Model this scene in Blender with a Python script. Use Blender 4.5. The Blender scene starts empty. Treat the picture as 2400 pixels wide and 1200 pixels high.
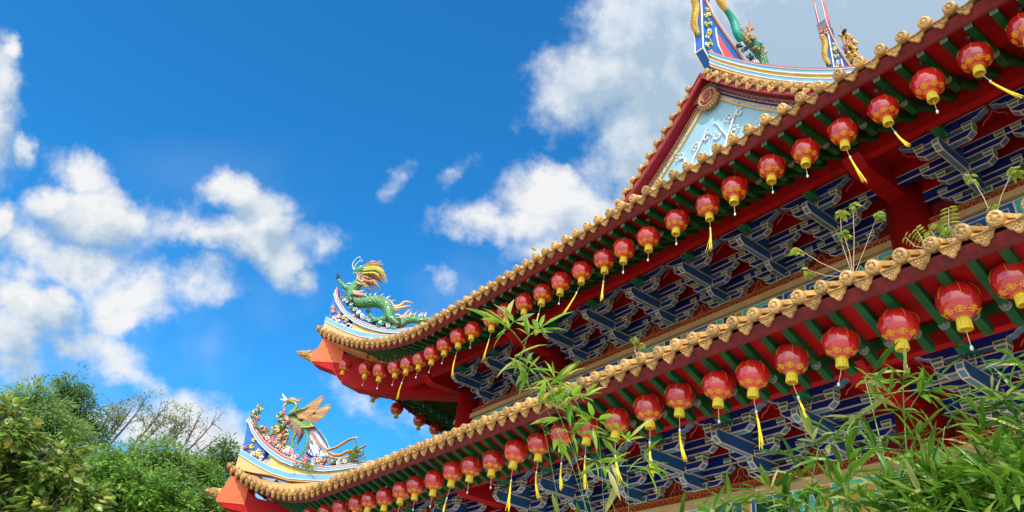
import bpy, bmesh, math, random
import numpy as np
from mathutils import Vector, Matrix
random.seed(7); rng = np.random.default_rng(7)
R = math.radians
sc = bpy.context.scene
COL = sc.collection
# ------------------------------------------------------------------ camera
YAW, PITCH, ROLL, FPX = R(56.422), R(32.421), R(6.925), 1820.0
CZ = 1.6
def cam_basis():
    f = Vector((-math.sin(YAW)*math.cos(PITCH), math.cos(YAW)*math.cos(PITCH), math.sin(PITCH)))
    rt = Vector((math.cos(YAW), math.sin(YAW), 0)); up = rt.cross(f)
    c, s = math.cos(ROLL), math.sin(ROLL)
    return c*rt+s*up, -s*rt+c*up, f
rt, up, fw = cam_basis()
cd = bpy.data.cameras.new('camera'); cam = bpy.data.objects.new('camera', cd); COL.objects.link(cam)
cam.matrix_world = Matrix(((rt.x, up.x, -fw.x, 0), (rt.y, up.y, -fw.y, 0), (rt.z, up.z, -fw.z, CZ), (0, 0, 0, 1)))
cd.sensor_fit = 'HORIZONTAL'; cd.sensor_width = 36; cd.lens = FPX/2400*36
cd.clip_start = 0.05; cd.clip_end = 3000
sc.camera = cam
# ------------------------------------------------------------------ world, sun, exposure
SUN = Vector((.50, -.47, .74)).normalized()
SKY_STRENGTH = 0.12
sc.view_settings.view_transform = 'Standard'; sc.view_settings.look = 'None'
sc.view_settings.exposure = 0.0; sc.view_settings.gamma = 1
try: sc.view_settings.use_curve_mapping = False
except Exception: pass
W = bpy.data.worlds.new('World'); sc.world = W; W.use_nodes = True
nt = W.node_tree; N = nt.nodes; Lk = nt.links; N.clear()
def nd(t, **kw):
    n = N.new(t)
    for k, v in kw.items(): setattr(n, k, v)
    return n
def mth(op, a, b=None, c=None, clamp=False):
    n = N.new('ShaderNodeMath'); n.operation = op; n.use_clamp = clamp
    for i, v in enumerate((a, b, c)):
        if v is None: continue
        if isinstance(v, (int, float)): n.inputs[i].default_value = v
        else: Lk.new(v, n.inputs[i])
    return n.outputs[0]
def build_world():
    out = nd('ShaderNodeOutputWorld'); bg = nd('ShaderNodeBackground'); bg.inputs[1].default_value = SKY_STRENGTH
    Lk.new(bg.outputs[0], out.inputs[0])
    sky = nd('ShaderNodeTexSky'); sky.sky_type = 'NISHITA'; sky.sun_disc = False
    sky.sun_elevation = math.asin(SUN.z); sky.sun_rotation = math.atan2(SUN.x, SUN.y)
    sky.altitude = 100; sky.air_density = 1.0; sky.dust_density = 0.3; sky.ozone_density = 3.0
    hs = nd('ShaderNodeHueSaturation'); hs.inputs['Saturation'].default_value = 1.25; hs.inputs['Value'].default_value = 1.0; hs.inputs['Hue'].default_value = 0.487
    Lk.new(sky.outputs[0], hs.inputs['Color'])
    tint = nd('ShaderNodeMixRGB', blend_type='MULTIPLY'); tint.inputs[0].default_value = 1
    tint.inputs[2].default_value = (.60, 1.55, 2.05, 1); Lk.new(hs.outputs[0], tint.inputs[1])
    tc = nd('ShaderNodeTexCoord'); D = tc.outputs['Generated']
    # gnomonic sky chart about one fixed compass direction (infinitely far, the same from anywhere)
    def dot(v):
        n = nd('ShaderNodeVectorMath', operation='DOT_PRODUCT'); Lk.new(D, n.inputs[0]); n.inputs[1].default_value = v; return n.outputs['Value']
    df = mth('MAXIMUM', dot(fw), .05)
    u = mth('DIVIDE', dot(rt), df); v = mth('DIVIDE', dot(up), df)
    comb = nd('ShaderNodeCombineXYZ'); Lk.new(u, comb.inputs[0]); Lk.new(v, comb.inputs[1])
    # domain warp
    def noise(scale, detail, rough, off=(0, 0, 0)):
        mp = nd('ShaderNodeMapping'); mp.inputs['Location'].default_value = off; Lk.new(comb.outputs[0], mp.inputs[0])
        n = nd('ShaderNodeTexNoise'); n.inputs['Scale'].default_value = scale; n.inputs['Detail'].default_value = detail; n.inputs['Roughness'].default_value = rough
        Lk.new(mp.outputs[0], n.inputs['Vector']); return n
    wn = noise(5.0, 5, .6)
    sub = nd('ShaderNodeVectorMath', operation='SUBTRACT'); Lk.new(wn.outputs['Color'], sub.inputs[0]); sub.inputs[1].default_value = (.5, .5, .5)
    scl = nd('ShaderNodeVectorMath', operation='SCALE'); Lk.new(sub.outputs[0], scl.inputs[0]); scl.inputs['Scale'].default_value = .085
    wf = noise(22.0, 6, .65, (4, 9, 0)); sub2 = nd('ShaderNodeVectorMath', operation='SUBTRACT'); Lk.new(wf.outputs['Color'], sub2.inputs[0]); sub2.inputs[1].default_value = (.5, .5, .5)
    scl2 = nd('ShaderNodeVectorMath', operation='SCALE'); Lk.new(sub2.outputs[0], scl2.inputs[0]); scl2.inputs['Scale'].default_value = .035
    add0 = nd('ShaderNodeVectorMath', operation='ADD'); Lk.new(comb.outputs[0], add0.inputs[0]); Lk.new(scl.outputs[0], add0.inputs[1])
    add = nd('ShaderNodeVectorMath', operation='ADD'); Lk.new(add0.outputs[0], add.inputs[0]); Lk.new(scl2.outputs[0], add.inputs[1])
    P = add.outputs[0]
    # (x, y, rx, ry, rot degrees, peak) cloud lobes on that chart, in 1/1820 units about (1200, 600)
    lobes = [(10,190,62,150,0,1.1),(-30,260,90,150,0,1.2),(45,330,30,42,0,.8),(35,95,38,42,0,.9),
      (225,500,185,80,8,1.15),(130,470,90,55,0,1.0),(330,520,90,48,18,.85),(60,560,110,95,0,.95),(0,520,50,60,0,1.1),(190,390,85,32,28,.55),(160,600,190,60,0,.75),
      (560,450,78,62,0,1.25),(615,520,80,95,0,1.25),(560,560,190,62,5,1.1),(660,600,70,70,0,1.1),(480,560,90,50,0,.95),(705,650,52,34,35,.7),
      (330,680,130,85,-10,.95),(300,735,100,38,-15,.9),(440,665,120,60,0,.75),(250,700,60,55,0,.7),
      (70,720,125,95,0,1.2),(20,790,110,90,0,1.15),(130,690,60,50,0,1.0),(160,805,80,38,10,.6),(30,860,90,60,0,.8),
      (1660,120,330,300,0,1.6),(1500,60,170,150,0,1.3),(1400,190,170,110,0,1.2),(1340,240,110,85,0,1.1),(1480,330,130,150,0,1.2),(2000,60,500,330,0,1.7),
      (1280,470,160,80,0,.95),(1220,520,170,62,8,.85),(1130,505,110,42,-5,.7),(1290,425,80,48,0,.95),(1380,520,130,80,0,1.0),(1260,580,110,40,5,.6),
      (935,440,46,26,-35,.36),(960,430,24,20,0,.3),(1050,645,32,30,60,.36),(1060,410,36,16,-40,.22),(750,575,50,20,-20,.22),
      (470,1040,170,100,28,1.25),(330,1000,130,60,20,1.1),(560,1090,110,80,25,1.1),(200,980,110,50,10,.7),
      (425,545,130,60,0,.62),(240,625,160,75,0,.62),(60,640,110,70,0,.6),(330,880,150,26,38,.32),(240,810,80,50,30,.4),(930,890,120,40,35,.30),(850,930,80,26,38,.25)]
    def lobe_field(vec, some):
      acc = None
      for (x, y, rx, ry, rot, pk) in some:
        mp = nd('ShaderNodeMapping'); mp.vector_type = 'TEXTURE'
        mp.inputs['Location'].default_value = ((x-1200)/1820, (600-y)/1820, 0)
        mp.inputs['Rotation'].default_value = (0, 0, -R(rot)); mp.inputs['Scale'].default_value = (rx/1820, ry/1820, 1)
        Lk.new(vec, mp.inputs[0])
        ln = nd('ShaderNodeVectorMath', operation='LENGTH'); Lk.new(mp.outputs[0], ln.inputs[0])
        f = mth('MULTIPLY_ADD', ln.outputs['Value'], -pk, pk)
        acc = f if acc is None else mth('SMOOTH_MAX', acc, f, .12)
      return acc
    big = [l for l in lobes if l[5] >= 1.0]
    acc = lobe_field(P, lobes)
    sh = nd('ShaderNodeVectorMath', operation='ADD'); Lk.new(P, sh.inputs[0]); sh.inputs[1].default_value = (-.012, .030, 0)
    acc_up = lobe_field(sh.outputs[0], big)
    n1 = noise(8, 12, .60, (3.1, 1.7, 0)); n2 = noise(26, 9, .62, (1, 5, 0)); nb = noise(8, 12, .60, (3.1+.012, 1.7+.016, 0)); nw = noise(3.0, 4, .6, (9, 3, 0)); n3 = noise(3.2, 6, .55, (7, 2, 0))
    acc0 = acc; acc = mth('ADD', acc, .20)
    fld = mth('ADD', acc, mth('MULTIPLY_ADD', n1.outputs[0], 1.9, -.97))
    fld = mth('ADD', fld, mth('MULTIPLY_ADD', n2.outputs[0], .75, -.375))
    mr = nd('ShaderNodeMapRange'); mr.interpolation_type = 'SMOOTHSTEP'
    mr.inputs['From Min'].default_value = -.02; mr.inputs['From Max'].default_value = .85; Lk.new(fld, mr.inputs['Value'])
    vs = nd('ShaderNodeMapRange'); vs.interpolation_type = 'SMOOTHSTEP'; vs.inputs['From Min'].default_value = .42; vs.inputs['From Max'].default_value = .78; vs.inputs['To Max'].default_value = .42; Lk.new(nw.outputs[0], vs.inputs['Value'])
    vm = nd('ShaderNodeMapRange'); vm.inputs['From Min'].default_value = .16; vm.inputs['From Max'].default_value = -.12; Lk.new(v, vm.inputs['Value'])
    veil = mth('MULTIPLY', vs.outputs[0], vm.outputs[0])
    dmain = mth('MAXIMUM', mr.outputs[0], veil)
    # generic clouds for the part of the sky behind the chart's horizon
    g = nd('ShaderNodeTexNoise'); g.inputs['Scale'].default_value = 2.2; g.inputs['Detail'].default_value = 6; Lk.new(D, g.inputs['Vector'])
    gm = nd('ShaderNodeMapRange'); gm.inputs['From Min'].default_value = .36; gm.inputs['From Max'].default_value = .56; Lk.new(g.outputs[0], gm.inputs['Value'])
    infr = nd('ShaderNodeMapRange'); infr.inputs['From Min'].default_value = .55; infr.inputs['From Max'].default_value = .68; Lk.new(dot(fw), infr.inputs['Value'])
    dens = nd('ShaderNodeMix'); dens.data_type = 'FLOAT'
    Lk.new(infr.outputs[0], dens.inputs[0]); Lk.new(gm.outputs[0], dens.inputs[2]); Lk.new(dmain, dens.inputs[3])
    # cloud body tone: white crowns, blue grey bases and thick middles
    rel = mth('SUBTRACT', acc0, acc_up)
    tone = mth('MULTIPLY_ADD', rel, .62, .36)
    tone = mth('ADD', tone, mth('MULTIPLY_ADD', n3.outputs[0], .55, -.22))
    tone = mth('ADD', tone, mth('MULTIPLY', mth('SUBTRACT', n1.outputs[0], nb.outputs[0]), 2.3))
    tone = mth('ADD', tone, mth('MULTIPLY', mth('MAXIMUM', u, .0), -1.25))
    tone = mth('ADD', tone, mth('MULTIPLY', mth('MINIMUM', fld, 1.0), -.10))
    cr = nd('ShaderNodeValToRGB'); e = cr.color_ramp.elements
    e[0].position = .0; e[0].color = (.46, .61, .77, 1); e[1].position = .80; e[1].color = (.98, .99, 1.0, 1)
    k = cr.color_ramp.elements.new(.38); k.color = (.72, .81, .92, 1)
    Lk.new(tone, cr.inputs[0])
    sk = nd('ShaderNodeVectorMath', operation='SCALE'); Lk.new(cr.outputs[0], sk.inputs[0]); sk.inputs['Scale'].default_value = .92/SKY_STRENGTH
    # clouds near the sun (behind the photographer) are brighter
    sg = mth('POWER', mth('MAXIMUM', dot(SUN), 0.0), 2.0); bri = mth('MULTIPLY_ADD', sg, 2.3, 1.0)
    sk2 = nd('ShaderNodeVectorMath', operation='SCALE'); Lk.new(sk.outputs[0], sk2.inputs[0]); Lk.new(bri, sk2.inputs['Scale']); sk = sk2
    mx = nd('ShaderNodeMixRGB'); Lk.new(dens.outputs[0], mx.inputs[0]); Lk.new(tint.outputs[0], mx.inputs[1]); Lk.new(sk.outputs[0], mx.inputs[2])
    Lk.new(mx.outputs[0], bg.inputs[0])
build_world()
W.cycles.sampling_method = 'MANUAL'; W.cycles.sample_map_resolution = 512
sd = bpy.data.lights.new('sun', 'SUN'); sd.energy = 4.2; sd.angle = R(.5); sd.color = (1, .955, .88)
so = bpy.data.objects.new('sun', sd); COL.objects.link(so)
so.rotation_euler = SUN.to_track_quat('Z', 'Y').to_euler(); so.location = (0, 0, 60)

# ------------------------------------------------------------------ materials
def mat(name, col, rough=.6, var=.18, scale=6, bump=0.0, coat=0, metal=0, dirt=None, spec=.5, trans=0):
    m = bpy.data.materials.new(name); m.use_nodes = True
    t = m.node_tree; b = t.nodes['Principled BSDF']
    b.inputs['Roughness'].default_value = rough; b.inputs['Metallic'].default_value = metal
    b.inputs['Specular IOR Level'].default_value = spec
    if coat: b.inputs['Coat Weight'].default_value = coat; b.inputs['Coat Roughness'].default_value = .08
    tc = t.nodes.new('ShaderNodeTexCoord')
    n = t.nodes.new('ShaderNodeTexNoise'); n.inputs['Scale'].default_value = scale; n.inputs['Detail'].default_value = 6; n.inputs['Roughness'].default_value = .65
    t.links.new(tc.outputs['Object'], n.inputs['Vector'])
    cr = t.nodes.new('ShaderNodeValToRGB'); e = cr.color_ramp.elements
    e[0].position = .3; e[1].position = .7
    e[0].color = tuple(c*(1-var) for c in col)+(1,); e[1].color = tuple(min(1, c*(1+var)) for c in col)+(1,)
    t.links.new(n.outputs[0], cr.inputs[0]); last = cr.outputs[0]
    if dirt:
        n2 = t.nodes.new('ShaderNodeTexNoise'); n2.inputs['Scale'].default_value = dirt[1]; n2.inputs['Detail'].default_value = 8; n2.inputs['Roughness'].default_value = .7
        mp = t.nodes.new('ShaderNodeMapping'); mp.inputs['Scale'].default_value = dirt[2] if len(dirt) > 2 else (1, 1, 1)
        t.links.new(tc.outputs['Object'], mp.inputs[0]); t.links.new(mp.outputs[0], n2.inputs['Vector'])
        r2 = t.nodes.new('ShaderNodeMapRange'); r2.inputs['From Min'].default_value = dirt[3] if len(dirt) > 3 else .52; r2.inputs['From Max'].default_value = .72
        t.links.new(n2.outputs[0], r2.inputs['Value'])
        mx = t.nodes.new('ShaderNodeMixRGB'); mx.inputs[2].default_value = dirt[0]+(1,)
        t.links.new(r2.outputs[0], mx.inputs[0]); t.links.new(last, mx.inputs[1]); last = mx.outputs[0]
    t.links.new(last, b.inputs['Base Color'])
    if bump:
        bp = t.nodes.new('ShaderNodeBump'); bp.inputs['Strength'].default_value = bump; bp.inputs['Distance'].default_value = .02
        n4 = t.nodes.new('ShaderNodeTexNoise'); n4.inputs['Scale'].default_value = scale*5; n4.inputs['Detail'].default_value = 4
        t.links.new(tc.outputs['Object'], n4.inputs['Vector'])
        t.links.new(n4.outputs[0], bp.inputs['Height']); t.links.new(bp.outputs[0], b.inputs['Normal'])
    return m
def scales(m, sc_=42):
    t = m.node_tree; b = t.nodes['Principled BSDF']; tc = t.nodes.new('ShaderNodeTexCoord'); v = t.nodes.new('ShaderNodeTexVoronoi'); v.inputs['Scale'].default_value = sc_*.5
    t.links.new(tc.outputs['Object'], v.inputs['Vector']); bp = t.nodes.new('ShaderNodeBump'); bp.inputs['Strength'].default_value = .9; bp.inputs['Distance'].default_value = .03
    t.links.new(v.outputs['Distance'], bp.inputs['Height']); t.links.new(bp.outputs[0], b.inputs['Normal'])
    src = b.inputs['Base Color'].links[0].from_socket; mx = t.nodes.new('ShaderNodeMixRGB'); mx.inputs[2].default_value = (.22, .32, .07, 1)
    mr = t.nodes.new('ShaderNodeMapRange'); mr.inputs['From Min'].default_value = .28; mr.inputs['From Max'].default_value = .6; mr.inputs['To Max'].default_value = .38
    t.links.new(v.outputs['Distance'], mr.inputs['Value']); t.links.new(mr.outputs[0], mx.inputs[0]); t.links.new(src, mx.inputs[1]); t.links.new(mx.outputs[0], b.inputs['Base Color'])
def leafmat(name, c1, c2, c3=None, rough=.45, trans=.35):
    m = bpy.data.materials.new(name); m.use_nodes = True; t = m.node_tree; b = t.nodes['Principled BSDF']
    g = t.nodes.new('ShaderNodeNewGeometry'); cr = t.nodes.new('ShaderNodeValToRGB'); e = cr.color_ramp.elements
    e[0].color = c1+(1,); e[1].color = c2+(1,); e[1].position = .8 if c3 else 1
    if c3: k = e.new(.97); k.color = c3+(1,)
    t.links.new(g.outputs['Random Per Island'], cr.inputs[0]); t.links.new(cr.outputs[0], b.inputs['Base Color'])
    b.inputs['Roughness'].default_value = rough
    tr = t.nodes.new('ShaderNodeBsdfTranslucent'); hsv = t.nodes.new('ShaderNodeHueSaturation'); hsv.inputs['Value'].default_value = 1.7; hsv.inputs['Hue'].default_value = .485
    t.links.new(cr.outputs[0], hsv.inputs['Color']); t.links.new(hsv.outputs[0], tr.inputs[0])
    ms = t.nodes.new('ShaderNodeMixShader'); ms.inputs[0].default_value = trans
    t.links.new(b.outputs[0], ms.inputs[1]); t.links.new(tr.outputs[0], ms.inputs[2])
    t.links.new(ms.outputs[0], t.nodes['Material Output'].inputs[0])
    return m
RED = mat('red_paint', (.40, .008, .010), .6, .2, 3, .05, spec=.15, dirt=((.20, .012, .012), 4, (1, 1, .4), .56))
SOFFIT = mat('red_ceiling_paint', (.42, .008, .010), .65, .25, 2.2, .05, spec=.12, dirt=((.14, .006, .008), 3.5, (1, .6, 1), .52))
FASCIA = mat('weathered_red_board', (.17, .010, .011), .8, .45, 6, .3, dirt=((.06, .012, .012), 7, (2.2, .5, .5), .50))
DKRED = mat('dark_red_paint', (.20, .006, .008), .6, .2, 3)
GREEN = mat('green_rafter_paint', (.008, .085, .024), .55, .35, 4, .05, spec=.2, dirt=((.012, .02, .012), 6, (1, 1, 1), .56))
TEAL = mat('teal_paint', (.07, .58, .48), .5, .12, 12)
NAVY = mat('navy_paint', (.008, .024, .20), .55, .2, 5, spec=.2)
BLUE = mat('blue_paint', (.012, .10, .29), .5, .2, 5)
SLATE = mat('slate_blue_paint', (.09, .22, .37), .5, .15, 5)
CREAM = mat('cream_line_paint', (.70, .60, .42), .5, .12, 8)
PALE = mat('pale_line_paint', (.80, .78, .70), .5, .08, 8)
DISC = mat('scroll_disc_paint', (.17, .20, .15), .6, .25, 14)
BLKGREEN = mat('bracket_block_green', (.05, .18, .12), .5, .15, 8)
FISHG = mat('dragon_head_green', (.015, .20, .08), .4, .4, 25, .4)
TILE = mat('ochre_roof_tile', (.58, .335, .105), .5, .3, 9, .4, dirt=((.15, .085, .045), 7, (1, 1, 1), .52))
def per_piece(m, lo, hi, info='island'):
    t = m.node_tree; b = t.nodes['Principled BSDF']; src = b.inputs['Base Color'].links[0].from_socket
    g_ = t.nodes.new('ShaderNodeNewGeometry' if info == 'island' else 'ShaderNodeObjectInfo'); mr = t.nodes.new('ShaderNodeMapRange'); mr.inputs['To Min'].default_value = lo; mr.inputs['To Max'].default_value = hi
    t.links.new(g_.outputs['Random Per Island' if info == 'island' else 'Random'], mr.inputs['Value'])
    v = t.nodes.new('ShaderNodeVectorMath'); v.operation = 'SCALE'; t.links.new(src, v.inputs[0]); t.links.new(mr.outputs[0], v.inputs['Scale']); t.links.new(v.outputs[0], b.inputs['Base Color'])
per_piece(TILE, .62, 1.18)
BOARD = mat('ochre_board', (.62, .40, .17), .6, .15, 3, .1)
ORED = mat('orange_red_plaster', (.70, .125, .035), .65, .12, 2, .15, dirt=((.40, .09, .04), 5, (1.6, 1.6, .35), .56))
LTBLUE = mat('light_blue_plaster', (.15, .38, .60), .6, .14, 3, .1, dirt=((.16, .26, .30), 6))
SKYBL = mat('gable_blue_plaster', (.27, .48, .58), .65, .08, 2, .05)
YELL = mat('pale_yellow_plaster', (.70, .49, .15), .6, .15, 3, .1, dirt=((.42, .31, .12), 5))
OCHRE = mat('ochre_plaster', (.60, .36, .05), .6, .15, 4)
PEACH = mat('peach_plaster', (.68, .40, .15), .6, .12, 3, .1)
WHITE = mat('white_plaster', (.70, .71, .70), .6, .06, 4)
PINK = mat('pink_red_trim', (.55, .08, .09), .5, .15, 4)
BROWNP = mat('pinkish_brown_trim', (.40, .18, .14), .6, .15, 4)
RBLUE = mat('royal_blue_plaster', (.015, .12, .42), .5, .1, 4)
PURP = mat('purple_carved_frieze', (.20, .045, .09), .6, .5, 22, .6)
CARV = mat('pale_carved_frieze', (.55, .47, .36), .7, .45, 24, .7)
MEDRED = mat('medallion_brown_red', (.27, .04, .03), .6, .3, 12, .3)
MEDRIM = mat('medallion_rim', (.40, .22, .10), .6, .25, 12, .2)
CRIMS = mat('crimson_barge_paint', (.27, .006, .030), .5, .1, 3)
MEAND = mat('orange_meander_paint', (.72, .20, .03), .5, .1, 6)
CREAMW = mat('cream_wall_paint', (.70, .55, .36), .6, .1, 2, .05)
GOLD = mat('gold_ceramic', (.70, .46, .07), .35, .25, 12, .3)
DGREEN = mat('green_glazed_scales', (.02, .22, .09), .25, .35, 30, .7, coat=.3)
scales(DGREEN)
BGREEN = mat('olive_gold_scales', (.22, .28, .05), .3, .4, 26, .6, coat=.3)
CONE = mat('grey_green_ceramic', (.20, .26, .22), .5, .4, 14, .5)
BLACKC = mat('dark_ceramic', (.02, .025, .03), .35, .3, 8)
STONE = mat('pale_paving', (.42, .39, .34), .8, .12, .8, .2)
GRASSM = mat('hill_grass', (.06, .10, .03), .9, .3, .5)
BARK = mat('grey_bark', (.14, .11, .08), .85, .3, 5, .5)
CULM = mat('bamboo_culm', (.16, .28, .05), .4, .2, 6)
STEM = mat('pinkish_stem', (.50, .34, .22), .6, .1, 6)
LANT = mat('lantern_red_cloth', (.62, .012, .010), .45, .08, 8, 0, coat=.8, spec=.2)
LANT.node_tree.nodes['Principled BSDF'].inputs['Coat IOR'].default_value = 2.0
per_piece(LANT, .78, 1.12, 'object')
EMB = mat('gold_print', (.85, .38, .015), .4, .1, 10)
CAPY = mat('yellow_fringe', (.78, .58, .03), .5, .2, 20, .3)
TASY = mat('yellow_tassel', (.90, .68, .02), .5, .12, 20, .2)
CORD = mat('cord_cream', (.75, .60, .40), .6, .05, 8)
KNOB = mat('white_knob', (.80, .80, .78), .4, .04, 8)
HOOK = mat('brown_hook', (.16, .06, .05), .5, .2, 8)
FLRED = mat('rose_petal_ceramic', (.55, .10, .12), .4, .3, 16)
FLYEL = mat('yellow_petal_ceramic', (.85, .58, .06), .4, .25, 16)
FLPNK = mat('pink_petal_ceramic', (.70, .32, .34), .4, .2, 16)
FLGRN = mat('leaf_ceramic', (.04, .22, .10), .4, .3, 16)
GREYW = mat('feather_grey_white', (.62, .66, .70), .5, .2, 20, .3)
MAUVE = mat('mauve_breast', (.30, .12, .15), .5, .25, 18, .4)
TGRN = mat('teal_feather', (.02, .34, .24), .4, .25, 20, .4)
BRONZ = mat('bronze_feather', (.42, .21, .08), .45, .35, 22, .5)

# ------------------------------------------------------------------ mesh builder
class MB:
    def __init__(s): s.v = []; s.f = []; s.m = []; s.sm = []; s.mats = []
    def mi(s, m):
        if m not in s.mats: s.mats.append(m)
        return s.mats.index(m)
    def face(s, pts, m, smooth=False):
        b = len(s.v); s.v += [tuple(p) for p in pts]; s.f.append(tuple(range(b, b+len(pts)))); s.m.append(s.mi(m)); s.sm.append(smooth)
    def oface(s, pts, m, line, d):
        """planar convex face with a painted border of width d"""
        P = [Vector(p) for p in pts]; n = len(P)
        nr = Vector((0, 0, 0))
        for i in range(n): nr += (P[i]).cross(P[(i+1) % n])
        if nr.length < 1e-9: return s.face(pts, m)
        nr.normalize(); Q = []
        for i in range(n):
            a, b, c = P[i-1], P[i], P[(i+1) % n]
            e1 = (b-a).normalized(); e2 = (c-b).normalized()
            n1 = nr.cross(e1); n2 = nr.cross(e2); k = 1+n1.dot(n2)
            Q.append(b+(n1+n2)*(d/max(k, .25)))
        area = Vector((0, 0, 0))
        for i in range(n): area += Q[i].cross(Q[(i+1) % n])
        if area.dot(nr) <= 0: return s.face(pts, line)
        for i in range(n): s.face((P[i], P[(i+1) % n], Q[(i+1) % n], Q[i]), line)
        s.face(Q, m)
    def grid(s, rows, m, smooth=True, closed=False):
        b = len(s.v); w = len(rows[0])
        for r in rows: s.v += [tuple(p) for p in r]
        k = s.mi(m)
        for i in range(len(rows)-1):
            for j in range(w if closed else w-1):
                j2 = (j+1) % w
                s.f.append((b+i*w+j, b+i*w+j2, b+(i+1)*w+j2, b+(i+1)*w+j)); s.m.append(k); s.sm.append(smooth)
    def box(s, x0, x1, y0, y1, z0, z1, m, xf=None, line=None, d=.012):
        c = [(x0, y0, z0), (x1, y0, z0), (x1, y1, z0), (x0, y1, z0), (x0, y0, z1), (x1, y0, z1), (x1, y1, z1), (x0, y1, z1)]
        if xf: c = [xf(p) for p in c]
        for q in ((3, 2, 1, 0), (4, 5, 6, 7), (0, 1, 5, 4), (1, 2, 6, 5), (2, 3, 7, 6), (3, 0, 4, 7)):
            pp = [c[i] for i in q]
            if line: s.oface(pp, m, line, d)
            else: s.face(pp, m)
    def beam(s, a, b, w, h, m, endm=None):
        a, b = Vector(a), Vector(b); d = (b-a).normalized(); x = d.cross(Vector((0, 0, 1)))
        x = Vector((1, 0, 0)) if x.length < 1e-4 else x.normalized(); z = x.cross(d)
        c = [p+x*(sx*w/2)+z*(sz*h/2) for p in (a, b) for sx, sz in ((-1, -1), (1, -1), (1, 1), (-1, 1))]
        for q in ((0, 4, 5, 1), (1, 5, 6, 2), (2, 6, 7, 3), (3, 7, 4, 0)): s.face([c[i] for i in q], m)
        s.face([c[i] for i in (0, 1, 2, 3)], endm or m); s.face([c[i] for i in (7, 6, 5, 4)], m)
    def tube(s, pts, rad, m, n=8, cap=True, flat=1.0):
        P = [Vector(p) for p in pts]; k = len(P)
        if isinstance(rad, (int, float)): rad = [rad]*k
        rows = []; ref = None
        for i in range(k):
            d = (P[min(i+1, k-1)]-P[max(i-1, 0)]).normalized()
            if ref is None: ref = d.orthogonal().normalized()
            ref = (ref-d*ref.dot(d)); ref = d.orthogonal().normalized() if ref.length < 1e-5 else ref.normalized()
            bi = d.cross(ref)
            rows.append([P[i]+(ref*math.cos(a)+bi*math.sin(a)*flat)*rad[i] for a in (2*math.pi*j/n for j in range(n))])
        s.grid(rows, m, True, True)
        if cap: s.face(rows[0][::-1], m); s.face(rows[-1], m)
    def lathe(s, prof, m, n=16, c=(0, 0, 0), axis=None, smooth=True):
        """prof: (r, z) list; axis: 3x3 basis columns x,y,z"""
        c = Vector(c); rows = []
        for r, z in prof:
            row = []
            for j in range(n):
                a = 2*math.pi*j/n; p = Vector((r*math.cos(a), r*math.sin(a), z))
                row.append(c+(axis @ p if axis else p))
            rows.append(row)
        s.grid(rows, m, smooth, True)
    def ball(s, c, r, m, n=8, sx=1, sy=1, sz=1):
        k = max(4, n//2+1); rows = []
        for i in range(k+1):
            t = math.pi*i/k
            rows.append([(c[0]+r*sx*math.sin(t)*math.cos(a), c[1]+r*sy*math.sin(t)*math.sin(a), c[2]+r*sz*math.cos(t)) for a in (2*math.pi*j/n for j in range(n))])
        s.grid(rows, m, True, True)
    def prism(s, A, B, m, line=None, d=.012, sides=None):
        """two matching outlines -> closed solid"""
        n = len(A)
        f = (lambda p, mm: s.oface(p, mm, line, d)) if line else (lambda p, mm: s.face(p, mm))
        f(A[::-1], m); f(B, m)
        for i in range(n):
            j = (i+1) % n; mm = sides[i] if sides else m
            f((A[i], A[j], B[j], B[i]), mm)
    def build(s, name, parent=None, mats=None):
        me = bpy.data.meshes.new(name); me.from_pydata(s.v, [], s.f)
        for m in s.mats: me.materials.append(m)
        me.polygons.foreach_set('material_index', s.m); me.polygons.foreach_set('use_smooth', s.sm); me.update()
        o = bpy.data.objects.new(name, me); COL.objects.link(o)
        if parent: o.parent = parent
        return o
def empty(name, loc, label=None, cat=None, group=None, rz=0):
    o = bpy.data.objects.new(name, None); COL.objects.link(o); o.location = loc; o.rotation_euler = (0, 0, rz); o.empty_display_size = .2
    tag(o, label, cat, group); return o
def tag(o, label=None, cat=None, group=None, kind=None):
    if label: o['label'] = label
    if cat: o['category'] = cat
    if group: o['group'] = group
    if kind: o['kind'] = kind
    return o
def kids(o, table): return table.get(o.name, [])
def copy_tree(o, parent=None):
    c = o.copy(); COL.objects.link(c)
    if parent: c.parent = parent
    for ch in list(o.children): copy_tree(ch, c)
    return c
def lerp(a, b, t): return a+(b-a)*t
def ilerp(x, xs, ys): return float(np.interp(x, xs, ys))

# ------------------------------------------------------------------ ground
g = MB(); g.face([(-900, -900, 0), (900, -900, 0), (900, 900, 0), (-900, 900, 0)], STONE); tag(g.build('ground'), kind='structure')
def hill():
    m = MB(); rows = []
    for i in range(25):
        x = -28-i*6; row = []
        for j in range(40):
            y = -70+j*5.5; h = 9*(1-math.exp(-max(0, -28-x)/26))*(.75+.25*math.sin(y*.07+1)*math.cos(x*.05))
            row.append((x, y, h-.05))
        rows.append(row)
    m.grid(rows, GRASSM, True); tag(m.build('hillside'), kind='structure')
hill()

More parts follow.
